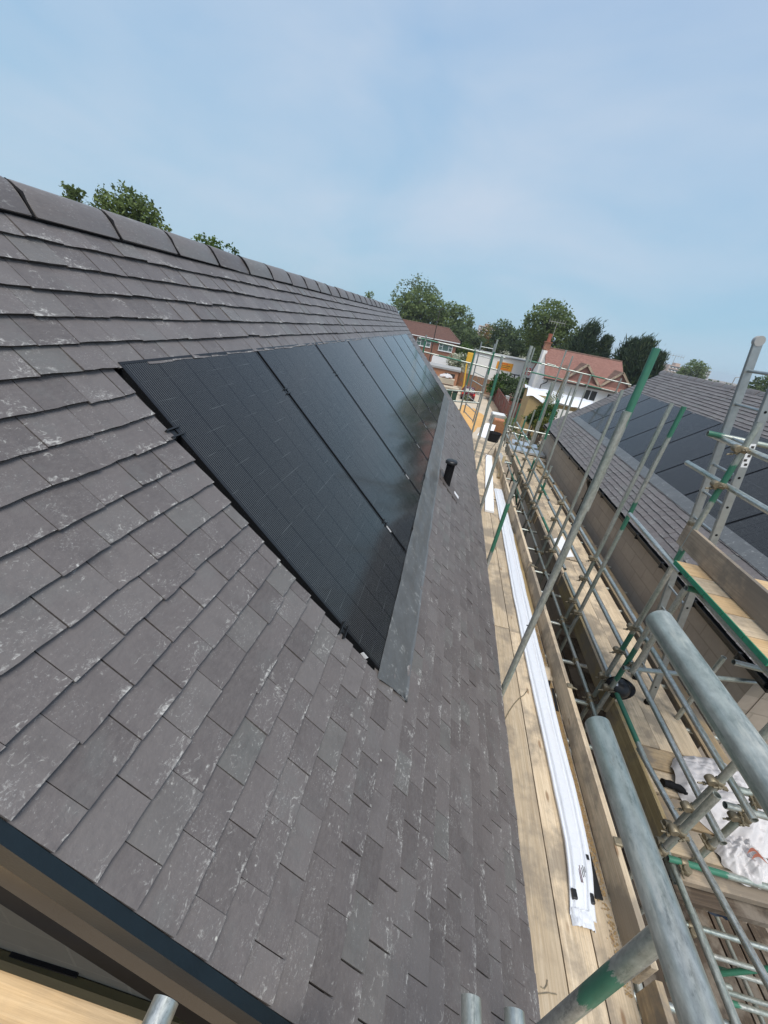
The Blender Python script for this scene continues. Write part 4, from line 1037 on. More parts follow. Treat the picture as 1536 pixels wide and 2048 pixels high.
# foreground plank, lower left corner
for k in range(4):
    b_ = board('scaffold_board', (-2.6, .087 - .23 * k, -1.40), (.12, .090 - .23 * k, -1.40), .224, .04, 'timber', None)
    tag(b_, 'clean timber plank in the bottom left corner, just in front of the dark gable edge' if k == 0 else f'timber plank under the photographer, {ORD[k]} back from the gable edge', 'plank', 'planks of the foreground platform')
tube_obj('transom', (-1.6, .15, -1.447), (-1.6, -.9, -1.447), GS); tube_obj('transom', (-.05, .15, -1.447), (-.05, -.9, -1.447), GS)
#PART5
# ------------------------------------------------------------------ buildings, fences and vehicles beyond
def wbox(name, x0, x1, y0, y1, z0, z1, mat, parent=None, bev=0.0):
    mb = MB(); mb.box(((x0 + x1) / 2, (y0 + y1) / 2, (z0 + z1) / 2), (x1 - x0, y1 - y0, z1 - z0), None, bev); return mb.build(name, M[mat], parent)
def window(parent, x0, x1, z0, z1, y, vbars=(), hbars=(), glass='glass', frame='white'):
    mb = MB(); t = .09
    for a, b, c, d in ((x0, x1, z1 - t, z1), (x0, x1, z0, z0 + t), (x0, x0 + t, z0 + t, z1 - t), (x1 - t, x1, z0 + t, z1 - t)):
        mb.box(((a + b) / 2, y - .03, (c + d) / 2), (b - a, .10, d - c))
    for u in vbars: mb.box((x0 + (x1 - x0) * u, y - .03, (z0 + z1) / 2), (.07, .09, z1 - z0 - 2 * t))
    for u0, u1, v in hbars: mb.box((x0 + (x1 - x0) * (u0 + u1) / 2, y - .03, z0 + (z1 - z0) * v), ((x1 - x0) * (u1 - u0), .085, .07))
    w_ = mb.build('window', M[frame], parent)
    wbox('pane', x0 + .05, x1 - .05, y - .03, y - .012, z0 + .05, z1 - .05, glass, w_)
    wbox('sill', x0 - .06, x1 + .06, y - .14, y + .0, z0 - .08, z0 - .01, frame, w_)
# brick house with hipped brown roof
BH = thing('brick_house', (-6.5, 84, G), 'red brick house with hipped brown roof, beyond the far end of the left roof', 'house')
hx0, hx1, hy0, hy1, hz = -16.0, .15, 80.0, 88.0, -2.45
wbox('wall', hx0, hx1, hy0, hy1, G, hz, 'brick', BH)
mb = MB(); e = .55; A_ = [(hx0 - e, hy0 - e, hz), (hx1 + e, hy0 - e, hz), (hx1 + e, hy1 + e, hz), (hx0 - e, hy1 + e, hz)]; B_ = [(hx0 + 2.6, 84, -.42), (-2.0, 84, -.42)]
a = [mb.vert(p) for p in A_]; b = [mb.vert(p) for p in B_]
mb.face((a[0], a[1], b[1], b[0])); mb.face((a[1], a[2], b[1])); mb.face((a[2], a[3], b[0], b[1])); mb.face((a[3], a[0], b[0])); mb.face(a[::-1])
rf = mb.build('roof', M['rooftile'], BH)
rc = MB(); rc.ring_path([B_[0], B_[1]], [.11, .11], 8); rc.build('ridge_cap', M['browntile'], rf)
for q in (A_[1], A_[2]):
    rc = MB(); rc.ring_path([B_[1], q], [.10, .10], 8); rc.build('hip_cap', M['browntile'], rf)
wbox('fascia', hx0 - e, hx1 + e, hy0 - e - .03, hy0 - e + .02, hz - .16, hz - .02, 'white', BH)
window(BH, -7.3, -4.6, -4.15, -2.75, hy0, (.3, .7), ((0, .3, .5), (.7, 1, .5)), 'greenglass'); window(BH, -3.05, -.45, -4.3, -2.85, hy0, (.28, .72), ((0, .28, .5), (.72, 1, .5)), 'greenglass')
window(BH, -3.4, -.6, -7.0, -5.5, hy0, (.3, .7), ((0, .3, .55), (.7, 1, .55)), 'greenglass'); window(BH, -11.5, -8.9, -4.15, -2.75, hy0, (.3, .7))
# lamp posts
def lamp(x, y, z1, lab, arm, mat='ink'):
    t = thing('lamp_post', (x, y, G), lab, 'lamp post')
    mb = MB(); mb.ring_path([(x, y, G), (x, y, G + 1.2), (x, y, z1)], [.11, .09, .055], 10); mb.build('pole', M[mat], t)
    mb = MB(); mb.ring_path([(x, y, z1), (x + arm * .5, y, z1 + .12), (x + arm, y, z1 + .12)], [.04] * 3, 8); mb.build('arm', M[mat], t)
    mb = MB(); mb.box((x + arm * 1.25, y, z1 + .12), (abs(arm) * .6, .22, .12), None, .03); mb.build('lamp_head', M[mat], t)
lp = Yp(880, 619, 62); lamp(lp.x, 62, lp.z, 'thin black lamp post in front of the red brick house', .35)
lp = Yp(1471, 755, 60); lamp(lp.x, 60, lp.z, 'lamp post with bent head just above the ridge of the right hand roof', .8, 'concgrey')
# white flat roofed building
WB = thing('white_building', (8.5, 78, G), 'long white flat roofed building with an orange sign, behind the brown fence', 'building')
wbox('wall', 3.75, 13.9, 75, 82, G, -3.2, 'render', WB); wbox('roof', 3.55, 14.1, 74.8, 82.2, -3.195, -3.02, 'concgrey', WB, .03)
sg = thing('sign', (9, 75, -4.6), 'orange sign board with lines of lettering on the white building', 'sign')
wbox('sign_board', 7.65, 10.4, 74.92, 74.985, -5.2, -3.92, 'orange', sg)
rg = random.Random(4)
for k, (z, n, h) in enumerate(((-4.13, 9, .17), (-4.42, 11, .13), (-4.70, 10, .13), (-4.98, 8, .15))):
    x = 8.0 if k < 3 else 8.3; mb = MB()
    for c in range(n):
        wd = rg.choice((.10, .14, .17)); mb.box((x + wd / 2, 74.912, z), (wd, .012, h * rg.choice((1, .8))));  x += wd + .05
    mb.build('lettering', M['ink' if k in (1, 2) else 'red'], sg)
sg = thing('sign', (12.8, 75, -4.6), 'white sign with two red blocks at the right end of the white building', 'sign')
wbox('sign_board', 12.1, 13.7, 74.92, 74.985, -5.4, -3.75, 'white', sg)
for z in (-4.25, -4.95):
    r_ = wbox('red_block', 12.3, 13.5, 74.895, 74.915, z - .24, z + .24, 'red', sg)
    for k in range(3): wbox('lettering', 12.5 + .32 * k, 12.7 + .32 * k, 74.875, 74.89, z - .13, z + .13, 'white', r_)
nb = thing('notice_board', (11.3, 75, -5.8), 'dark notice board with two white posters under the orange sign', 'notice board')
wbox('panel', 10.35, 12.0, 74.93, 74.985, -6.35, -5.45, 'ink', nb)
for x in (10.75, 11.55): wbox('poster', x - .26, x + .26, 74.905, 74.925, -6.2, -5.62, 'white', nb)
wbox('door', 13.1, 13.75, 74.93, 74.99, -7.6, -5.6, 'ink', WB)
# white house with faded red tiled roof and two gablets
WH = thing('white_house', (13.5, 47.5, G), 'white rendered house with faded red tile roof, two gablets and a tall chimney', 'house')
wx0, wx1, wy0, wy1 = 9.55, 17.3, 44.5, 51.5; ze, zr = -2.75, -.36; yr = 48.0
pent = MB(); 
for x in (wx0, wx1):
    pass
f = [pent.vert((wx0, y, z)) for y, z in ((wy0, G), (wy1, G), (wy1, ze), (yr, zr - .1), (wy0, ze))]; g2 = [pent.vert((wx1, y, z)) for y, z in ((wy0, G), (wy1, G), (wy1, ze), (yr, zr - .1), (wy0, ze))]
pent.face(f[::-1]); pent.face(g2)
for k in range(5): pent.face((f[k], f[(k + 1) % 5], g2[(k + 1) % 5], g2[k]))
pent.build('wall', M['render'], WH)
def slope(name, x0, x1, ya, za, yb, zb, mat, parent, th=.12):
    mb = MB(); d = Vector((0, yb - ya, zb - za)).normalized(); n = Vector((0, -d.z, d.y)); n = n if n.z > 0 else -n
    P = [Vector((x, y, z)) + n * h for x in (x0, x1) for y, z in ((ya, za), (yb, zb)) for h in (0, th)]; i = [mb.vert(p) for p in P]
    for f_ in ((0, 1, 3, 2), (4, 6, 7, 5), (0, 4, 5, 1), (2, 3, 7, 6), (0, 2, 6, 4), (1, 5, 7, 3)): mb.face([i[k] for k in f_])
    return mb.build(name, M[mat], parent)
fr = slope('roof', wx0 - .1, wx1 + .15, wy0 - .45, ze - .30, yr, zr, 'redtile', WH)
slope('rear_roof', wx0 - .1, wx1 + .15, wy1 + .45, ze - .30, yr, zr, 'redtile', WH)
rc = MB(); rc.ring_path([(wx0 - .1, yr, zr + .1), (wx1 + .15, yr, zr + .1)], [.11, .11], 8); rc.build('ridge_cap', M['browntile'], fr)
def gablet(xc, half, zt, yf, parent):
    zb = ze - .1; sl_ = (zr - ze) / (yr - wy0)
    yb = wy0 + (zt - ze) / sl_ + .3
    mb = MB(); a = [mb.vert(p) for p in ((xc - half, yf, zb), (xc + half, yf, zb), (xc, yf, zt))]; mb.face(a)
    gb = mb.build('gablet', M['redtile'], parent)
    for sgn in (-1, 1):
        mb = MB(); P = [(xc + sgn * (half + .15), yf - .12, zb - .12), (xc, yf - .12, zt + .02), (xc, yb, zt + .02), (xc + sgn * (half + .15), yf + .35, zb - .12)]
        P2 = [(x, y, z + .12) for x, y, z in P]; i = [mb.vert(p) for p in P]; j = [mb.vert(p) for p in P2]
        mb.face(i); mb.face(j[::-1])
        for k in range(4): mb.face((i[k], i[(k + 1) % 4], j[(k + 1) % 4], j[k]))
        mb.build('gablet_roof', M['browntile'], gb)
        mb = MB(); mb.bar((xc + sgn * (half + .18), yf - .16, zb - .10), (xc, yf - .16, zt + .10), .08, .2); mb.build('bargeboard', M['board_grey'], gb)
gablet(13.15, 1.75, -1.15, wy0 - .1, WH); gablet(16.6, 1.6, -1.25, wy0 - .1, WH)
mb = MB(); P = [(wx0 - .35, wy0 - .5, ze - .35), (wx0 + 2.4, wy0 - .5, ze - .35), (wx0 + 2.2, wy0 + 1.5, ze + 1.25), (wx0 + 1.9, wy0 + 1.5, ze + 1.25)]
i = [mb.vert(p) for p in P]; mb.face(i); mb.build('lean_to_roof', M['browntile'], WH)
ch = MB(); ch.box((wx0 - .2, 47.6, -4.15), (.4, 1.0, 7.2)); ch.build('chimney_breast', M['render'], WH)
ch = MB(); ch.box((wx0 - .05, 48.0, -.12), (.62, .7, .75)); ch.box((wx0 - .05, 48.0, .28), (.74, .82, .10)); cho = ch.build('chimney', M['brick'], WH)
mb = MB(); mb.ring_path([(wx0 - .05, 48, .3), (wx0 - .05, 48, .65), (wx0 - .05, 48, 1.1)], [.22, .18, .22], 14); mb.build('chimney_pot', M['terracotta'], cho)
window(WH, 13.75, 15.15, -4.35, -3.25, wy0, (.5,), ()); window(WH, 16.0, 17.0, -4.35, -3.25, wy0, (.5,), ())
mb = MB(); mb.ring_path([(wx0 + .4, wy0 - .08, -3.1), (wx0 + .35, wy0 - .08, -3.4), (wx0 - .1, wy0 - .08, -3.7), (wx0 - .1, wy0 - .08, G)], [.05] * 4, 8); mb.build('downpipe', M['ink'], WH)
wbox('gutter', wx0 - .1, wx1 + .2, wy0 - .60, wy0 - .47, ze - .36, ze - .25, 'ink', WH)
wbox('timber_band', 11.3, 18, wy0 - .06, wy0 - .002, -4.75, -4.5, 'tan', WH)
def aerial(c, wd, lab, mast):
    t = thing('aerial', (c.x, c.y, c.z - mast), lab, 'aerial')
    mb = MB(); mb.ring_path([c - Vector((0, 0, mast)), c], [.025, .025], 6); mb.build('mast', M['concgrey'], t)
    mb = MB(); mb.bar(c + Vector((-wd, 0, 0)), c + Vector((wd, 0, .0)), .04, .04)
    for k in range(7): x = -wd + 2 * wd * k / 6; mb.bar(c + Vector((x, 0, -.28)), c + Vector((x, 0, .28)), .02, .02, (1, 0, 0))
    mb.build('elements', M['concgrey'], t)
aerial(Vector((wx0 + .2, 48, 2.25)), .8, 'television aerial above the chimney of the white house', 1.6)
ac = Yp(1352, 712, 60); aerial(ac, 1.0, 'television aerial standing above the far end of the right hand roof', 4.0)
# tarp covered shed
SH = thing('shed', (10, 39.5, G), 'tan board shed in front of the white house, its top covered with white sheeting', 'shed')
wbox('wall', 7.45, 8.95, 38, 41, G, -4.05, 'tan', SH)
mb = MB(); nx = 46; rr = []
for j in range(9):
    row = []
    for i in range(nx + 1):
        u = i / nx; x = 7.15 + 6.2 * u; v = j / 8; y = 37.8 + 3.4 * v
        base = -3.72 - .20 * u + (.0 if j else -.55 - .5 * max(0, 1 - abs(u - .3) * 6)) - (.25 if j == 8 else 0)
        row.append(mb.vert((x, y, base + .16 * noise.noise((x * 1.1, y * .9, 1)) + .08 * noise.noise((x * 3, y * 2, 4)))))
    rr.append(row)
for a, b in zip(rr, rr[1:]):
    for i in range(nx): mb.face((a[i], a[i + 1], b[i + 1], b[i]), True)
tag(mb.build('sheeting', M['plastic_wrap']), 'loose white plastic sheeting draped over the tan shed', 'sheeting')
wbox('frame', 9.0, 13.2, 38.3, 38.5, -4.9, -4.2, 'tan', SH); wbox('frame', 9.0, 13.4, 38.2, 38.45, -4.55, -4.4, 'white', SH)
# fences
def fence(p, q, h, mat, lab, post=1.83, group=None, lattice=0.0, lean=0.0):
    p, q = Vector((p[0], p[1], G)), Vector((q[0], q[1], G)); d = q - p; L = d.length; d.normalize(); n = max(1, round(L / post))
    t = thing('fence', p, lab, 'fence', group); x = Vector((d.y, -d.x, 0))
    for k in range(n):
        a = p + d * (L * k / n); b = p + d * (L * (k + 1) / n)
        mb = MB(); m_ = int((b - a).length / .15)
        top = h - lattice
        for s in range(m_):
            c = a + (b - a) * ((s + .5) / m_) + x * (.012 * (s % 2))
            mb.box(c + Vector((0, 0, top / 2)), (.145, .02, top), Matrix((d, x * -1, ZU)).transposed())
        mb.bar(a + Vector((0, 0, top)), b + Vector((0, 0, top)), .06, .05)
        if lattice:
            for s in range(int((b - a).length / .28)):
                c = a + d * (.14 + .28 * s); mb.bar(c + Vector((0, 0, top)), c + Vector((0, 0, h)), .10, .03, (1, 0, 0))
            mb.bar(a + Vector((0, 0, h)), b + Vector((0, 0, h)), .06, .06)
        mb.build('panel', M[mat], t)
        mb = MB(); mb.box(a + Vector((0, 0, (h + .1) / 2)), (.1, .1, h + .1)); mb.build('post', M[mat], t)
fence((-1.5, 66), (6.6, 60), 2.0, 'fencewood', 'orange brown close boarded fence across the end of the sandy track')
fence((6.5, 59.5), (6.75, 43.5), 1.8, 'redwood', 'red brown fence running along the right side of the sandy track')
fence((7.3, 47.5), (12.2, 47.0), 1.9, 'redwood', 'red fence with open slats along its top, below the dark bushes', 1.83, None, .45)
fence((6.9, 43.3), (12.5, 39.5), 1.5, 'redwood', 'lower red slatted fence behind the rubble garden', 1.83, None, .4)
wbox('x', 6.85, 7.25, 47.4, 48.4, G, -5.9, 'concgrey'); o_ = bpy.data.objects['x']; o_.name = 'gate_pier'; tag(o_, 'grey block pier between the red fences', 'pier')
# low orange garage, van on the road behind it
GA_ = thing('garage', (-1.5, 63.5, G), 'low orange brick garage with flat grey roof in front of the white van', 'garage')
wbox('wall', -6.0, 1.35, 62, 66, G, -5.75, 'obrick', GA_); wbox('roof', -6.2, 1.6, 61.8, 66.2, -5.745, -5.45, 'concgrey', GA_, .03); wbox('opening', -.6, .9, 61.96, 62.01, -6.7, -6.15, 'ink', GA_)
VN = thing('van', (-.9, 75.5, G), 'white panel van parked behind the orange garage, facing right', 'van')
VX = -3.55
prof = [(0, .45), (0, 2.25), (.12, 2.42), (3.35, 2.45), (3.75, 2.25), (4.55, 1.35), (5.25, 1.12), (5.38, .85), (5.38, .4)]
mb = MB(); a = [mb.vert((VX + x, 74.6, G + .35 + z)) for x, z in prof]; b = [mb.vert((VX + x, 76.6, G + .35 + z)) for x, z in prof]
mb.face(a); mb.face(b[::-1])
for k in range(len(prof)): mb.face((a[(k + 1) % 9], a[k], b[k], b[(k + 1) % 9]))
mb.build('body', M['white'], VN)
mb = MB(); P = [(3.35, 1.45), (3.45, 2.12), (3.72, 2.10), (4.42, 1.42)]; i = [mb.vert((VX + x, 74.585, G + .35 + z)) for x, z in P]; mb.face(i); mb.build('side_window', M['glass'], VN)
mb = MB(); P = [(VX + 3.80, 74.8, G + 2.56), (VX + 3.80, 76.4, G + 2.56), (VX + 4.56, 76.4, G + 1.72), (VX + 4.56, 74.8, G + 1.72)]; i = [mb.vert((x + .02, y, z + .02)) for x, y, z in P]; mb.face(i); mb.build('windscreen', M['glass'], VN)
for x in (1.0, 4.4):
    for y in (74.62, 76.58):
        mb = MB(); mb.ring_path([(VX + x, y - .1, G + .35), (VX + x, y + .1, G + .35)], [.35, .35], 18); mb.build('wheel', M['blackmatt'], VN)
wbox('rubbing_strip', VX + .05, VX + 5.2, 74.57, 74.598, G + 1.0, G + 1.12, 'concgrey', VN)
# parked car seen from behind
CR = thing('parked_car', (2.9, 53, G), 'dark maroon hatchback parked on the pale drive at the far end of the track', 'car')
cx0, cx1, cy = 2.05, 3.75, 51.0
st = []
for y, hb, ht, wn_ in ((cy, .55, .9, .80), (cy + .12, .30, 1.0, .84), (cy + .5, .25, 1.42, .84), (cy + 1.2, .25, 1.50, .85), (cy + 2.2, .25, 1.46, .85), (cy + 3.0, .25, 1.02, .85), (cy + 3.8, .28, .85, .82), (cy + 4.05, .4, .7, .76)):
    xc = (cx0 + cx1) / 2
    tw = wn_ * (.72 if ht > 1.1 else .93)
    st.append([(xc - wn_, y, G + hb), (xc - wn_, y, G + .80 if ht > .8 else G + ht), (xc - tw, y, G + ht), (xc + tw, y, G + ht), (xc + wn_, y, G + .80 if ht > .8 else G + ht), (xc + wn_, y, G + hb)])
loft('body', M['darkred'], st, CR)
mb = MB(); mb.quad((cx0 + .22, cy + .14, G + 1.03), (cx1 - .22, cy + .14, G + 1.03), (cx1 - .32, cy + .46, G + 1.40), (cx0 + .32, cy + .46, G + 1.40)); mb.build('rear_window', M['glass'], CR)
for x in (cx0 + .15, cx1 - .15): wbox('tail_light', x - .11, x + .11, cy - .02, cy + .1, G + .72, G + .95, 'red', CR)
wbox('number_plate', 2.65, 3.15, cy - .02, cy + .01, G + .56, G + .67, 'yellow', CR)
for x in (cx0 + .1, cx1 - .1):
    for y in (cy + .75, cy + 3.3):
        mb = MB(); mb.ring_path([(x - .1, y, G + .31), (x + .1, y, G + .31)], [.31, .31], 16); mb.build('wheel', M['blackmatt'], CR)
for k, (x, y, lab) in enumerate(((.55, 50, 'dark green bin left of the maroon car'), (1.2, 49.3, 'second dark green bin, nearer the maroon car'))):
    t = thing('wheelie_bin', (x, y, G), lab, 'bin', 'green bins')
    mb = MB(); mb.box((x, y, G + .5), (.56, .62, .95), None, .03); mb.build('body', plain('dark_green_plastic', (.012, .05, .03), .5), t)
    mb = MB(); mb.box((x, y, G + 1.03), (.6, .7, .07), None, .02); mb.build('lid', M['blackmatt'], t)
# timber packs, yellow mast
for k, (x0, x1, y, z, lab) in enumerate(((-3.6, 1.5, 56, 0, 'long pale pack of timber stacked in front of the orange garage'), (-3.2, 1.7, 54.5, 0, 'pale pack of timber nearest the camera beside the bins'), (-2.9, .9, 56, .82, 'shorter pack of boards on top of the long timber pack'))):
    t = thing('timber_pack', (x0, y, G + z), lab, 'timber pack', 'timber packs')
    for r_ in range(4): wbox('layer', x0 + .03 * (r_ % 2), x1 - .04 * (r_ % 3), y - .5, y + .5, G + z + .1 + .17 * r_, G + z + .255 + .17 * r_, 'paleconc', t, .01)
    for x in (x0 + .6, x1 - .6): wbox('bearer', x - .06, x + .06, y - .5, y + .5, G + z, G + z + .095, 'board_gold', t)
sack('rubble_sack', -.35, 56, G + 1.7, .9, .5, .5, 0, 3, 'lumpy white sack lying on the timber packs', 'sack')
ym = Yp(942, 704, 57); yb_ = Yp(925, 776, 57)
YM = thing('yellow_mast', (yb_.x, 57, G), 'tall yellow jointed mast standing behind the timber packs', 'mast')
mb = MB(); mb.bar((yb_.x, 57, G), (yb_.x + .1, 57, yb_.z + .3), .28, .28, (0, 1, 0), .03); mb.build('lower_arm', M['yellow'], YM)
mb = MB(); mb.bar((yb_.x + .08, 57, yb_.z + .25), (ym.x - .2, 57, ym.z - 1.2), .2, .2, (0, 1, 0), .03); mb.build('upper_arm', M['yellow'], YM)
mb = MB(); mb.box((ym.x, 57, ym.z - .7), (.75, .4, 1.25), None, .06); mb.build('head', M['yellow'], YM)
# bricks, slabs, sheet, bucket
t = thing('brick_pack', (5.2, 36, G), 'square pack of orange bricks standing on the drive beside the red brown fence', 'brick pack')
wbox('bricks', 4.75, 5.75, 35.5, 36.5, G + .1, G + 1.25, 'brickpack', t); wbox('pallet', 4.7, 5.8, 35.45, 36.55, G, G + .095, 'board_gold', t); wbox('top_course', 4.8, 5.72, 35.55, 36.45, G + 1.253, G + 1.32, 'obrick', t)
t = thing('slab_stack', (5.9, 41, G), 'grey stack of concrete slabs behind the orange brick pack', 'slab stack')
for k in range(5): wbox('slab', 5.0 + .04 * (k % 2), 6.5 - .05 * (k % 3), 40.2, 41.6, G + .18 * k, G + .18 * k + .165, 'concgrey', t, .01)
wbox('cover', 5.1, 6.3, 40.25, 41.5, G + .9, G + .98, 'white', t, .02)
mb = MB(); P = [(3.5, 34.0, G + .02), (4.6, 33.2, G + .02), (4.95, 35.3, G + .9), (4.1, 35.4, G + .9)]; i = [mb.vert(p) for p in P]; j = [mb.vert((x, y + .03, z - .02)) for x, y, z in P]; mb.face(i); mb.face(j[::-1])
for k in range(4): mb.face((i[(k + 1) % 4], i[k], j[k], j[(k + 1) % 4]))
tag(mb.build('white_board', M['white']), 'large white board leaning against the orange brick pack', 'board')
t = thing('rubble_tub', (4.75, 33, G), 'round black tub with green contents in front of the orange brick pack', 'tub')
mb = MB(); mb.ring_path([(4.75, 33, G), (4.75, 33, G + .75)], [.42, .55], 20, caps=False); mb.ring_path([(4.75, 33, G + .75), (4.75, 33, G + .74), (4.75, 33, G + .05)], [.55, .50, .38], 20, caps=False); mb.build('tub', M['blackmatt'], t)
# rubble and soil in the garden between the houses
mb = MB(); rg = random.Random(21)
for k in range(900):
    x, y = rg.uniform(5.8, 15), rg.uniform(17, 39); s = rg.choice((.08, .12, .2, .34)) * rg.uniform(.6, 1.4)
    Mx = Matrix.Rotation(rg.uniform(0, 6), 3, 'Z') @ Matrix.Rotation(rg.uniform(-.5, .5), 3, 'X'); mb.box((x, y, G + s * .3), (s * rg.uniform(.8, 1.8), s, s * .7), Mx, 0, max(.01, rg.random()))
tag(mb.build('rubble', M['rubblestone']), kind='stuff')
mb = MB()
for k in range(240):
    x, y = rg.uniform(1.75, 2.7), rg.uniform(8, 26); s = rg.uniform(.1, .34)
    mb.box((x, y, G + s * .3), (s * 1.5, s, s * .6), Matrix.Rotation(rg.uniform(0, 6), 3, 'Z') @ Matrix.Rotation(rg.uniform(-.5, .5), 3, 'X'))
tag(mb.build('rubble', M['rubblestone']), kind='stuff')
# far guard rails at the gable ends
FS = thing('scaffold', (0, 12.6, G), 'scaffold rails and poles standing beyond the far gable of the left roof', 'scaffold')
FY = 12.7
def ft(a, b, nm='guard_rail', bd=(), mat='tube', Y=FY): return tube_obj(nm, Yp(a[0], a[1], Y), Yp(b[0], b[1], Y), FS, bd, mat, .02415, 10)
ft((838, 676), (1010, 715.5), bd=((.05, .6),)); ft((838, 701.5), (998, 740.5), bd=((.6, 1.3),)); ft((893, 780), (965, 785)); ft((905, 802), (960, 806), 'transom')
for a, zb, zt, bd in (((853, 670), -3.6, None, ((2.6, 3.1),)), ((951.7, 696), -5, None, ((3.5, 4.5),)), ((1006, 714), -4.5, None, ((2.6, 3.4),))):
    p = Yp(a[0], a[1], FY - .06); tube_obj('standard', (p.x, p.y, zb), (p.x, p.y, p.z), FS, bd, 'tube', .02415, 10)
def fl(px, py, qx, qy): return Yp(px, py, 12.95), Yp(qx, qy, 12.95)
lad = thing('ladder', Yp(929, 819, 12.95), 'slim galvanised ladder standing at the far gable scaffold, in front of the white building', 'ladder')
a0, a1 = fl(927.5, 825, 963.5, 684); b0, b1 = fl(945.5, 845, 990, 688)
for p, q in ((a0, a1), (b0, b1)):
    mb = MB(); mb.ring_path([p, q], [.019, .019], 8); mb.build('stile', M['ladder'], lad)
for k in range(9):
    u = .02 + .115 * k; mb = MB(); mb.ring_path([a0.lerp(a1, u), b0.lerp(b1, u)], [.014, .014], 8); mb.build('rung', M['ladder'], lad)
FS2 = thing('scaffold', (4, 15.4, G), 'scaffold rails with green paint crossing in front of the white house, beyond the right roof', 'scaffold')
RY = 15.3
def ft2(a, b, nm='guard_rail', bd=(), mat='tube'): return tube_obj(nm, Yp(a[0], a[1], RY), Yp(b[0], b[1], RY), FS2, bd, mat, .02415, 10)
ft2((1055, 720.6), (1262, 770), bd=((.0, .5), (2.2, 2.7)), mat='alu'); ft2((1055, 742.5), (1235, 785), bd=((.1, 1.2), (2.0, 2.6))); ft2((1094, 727), (1112, 732), 'sleeve')
for (px, py), zb, bd in (((1069.5, 695.4), -5, ()), ((1145.8, 712), -5, ((2.2, 3.4),)), ((1133, 700), -4.5, ()), ((1243, 757), -3, ()), ((1182, 752), -4, ())):
    p = Yp(px, py, RY - .06); tube_obj('standard', (p.x, p.y, zb), (p.x, p.y, p.z), FS2, bd, 'tube', .02415, 10)
p = Yp(1136, 742, RY - .1); mb = MB(); q = Yp(1112, 792, RY - .1); mb.ring_path([p, q], [.024, .024], 8); mb.build('brace', M['coup'], FS2)
for (px, py), bd in (((1106, 767), ((1.0, 2.0),)), ((1070, 820), ((0.2, 1.0),)), ((1143, 775), ())):
    p = Yp(px, py, 13.9); tube_obj('standard', (p.x, p.y, -6), (p.x, p.y, p.z), FS2, bd, 'tube', .02415, 10)
# tower blocks far away
def tower(name, px0, px1, pyt, Y, lab, mat, floors=8):
    a, b = Yp(px0, pyt, Y), Yp(px1, pyt, Y); t = thing(name, ((a.x + b.x) / 2, Y, G), lab, 'tower block'); z1 = max(a.z, b.z) - .5
    wbox('wall', a.x, b.x, Y, Y + 12, G, z1, mat, t)
    wbox('stair_tower', a.x + (b.x - a.x) * .35, a.x + (b.x - a.x) * .6, Y + 2, Y + 8, z1, z1 + 2.2, mat, t)
    for k in range(floors):
        z = z1 - 1.4 - 2.7 * k
        wbox('window_band', a.x + .8, b.x - .8, Y - .12, Y + .02, z - .65, z + .65, 'glass', t)
        n = 6
        for c in range(n): x = a.x + (b.x - a.x) * (c + .5) / n; wbox('balcony', x - .9, x + .5, Y - .5, Y - .14, z - .9, z - .2, 'render', t)
tower('tower_block', 958, 991, 655, 400, 'beige tower block far away, between the trees in the middle of the skyline', 'towerbeige', 4)
tower('tower_block', 1336, 1377, 735, 420, 'brown and white tower block just above the far end of the right roof', 'towerbeige', 5)
tower('tower_block', 1406, 1424, 741, 430, 'small pale grey tower block on the skyline, right of the other tower', 'towergrey', 5)
#PART6
# ------------------------------------------------------------------ trees, bushes
def leaves(mb, blobs, n, size, rg, gap=.0, flat=1.0, seed=0):
    tot = sum(b[1].x * b[1].y * b[1].z for b in blobs)
    for c, r in blobs:
        k = int(n * r.x * r.y * r.z / tot)
        for _ in range(k):
            while True:
                d = Vector((rg.uniform(-1, 1), rg.uniform(-1, 1), rg.uniform(-1, 1)))
                if .05 < d.length < 1: break
            d = d.normalized() * (d.length ** .45)
            p = Vector((c.x + d.x * r.x, c.y + d.y * r.y, c.z + d.z * r.z))
            nv = noise.noise(p * (.9 / max(.6, size * 4)) + Vector((seed, 0, 0)))
            if nv < gap - .22: continue
            p += Vector((rg.gauss(0, 1), rg.gauss(0, 1), rg.gauss(0, 1))) * size * .8
            a = Vector((rg.gauss(0, 1), rg.gauss(0, 1), rg.gauss(0, flat))).normalized(); b = a.cross(Vector((rg.gauss(0, 1), rg.gauss(0, 1), rg.gauss(0, 1)))).normalized()
            s = size * rg.uniform(.6, 1.3)
            rn = min(1, max(.01, .45 + .75 * noise.noise(p * .55 + Vector((0, seed, 0))) + rg.gauss(0, .16)))
            mb.quad(p - a * s, p + b * s * .55, p + a * s, p - b * s * .55, rn)
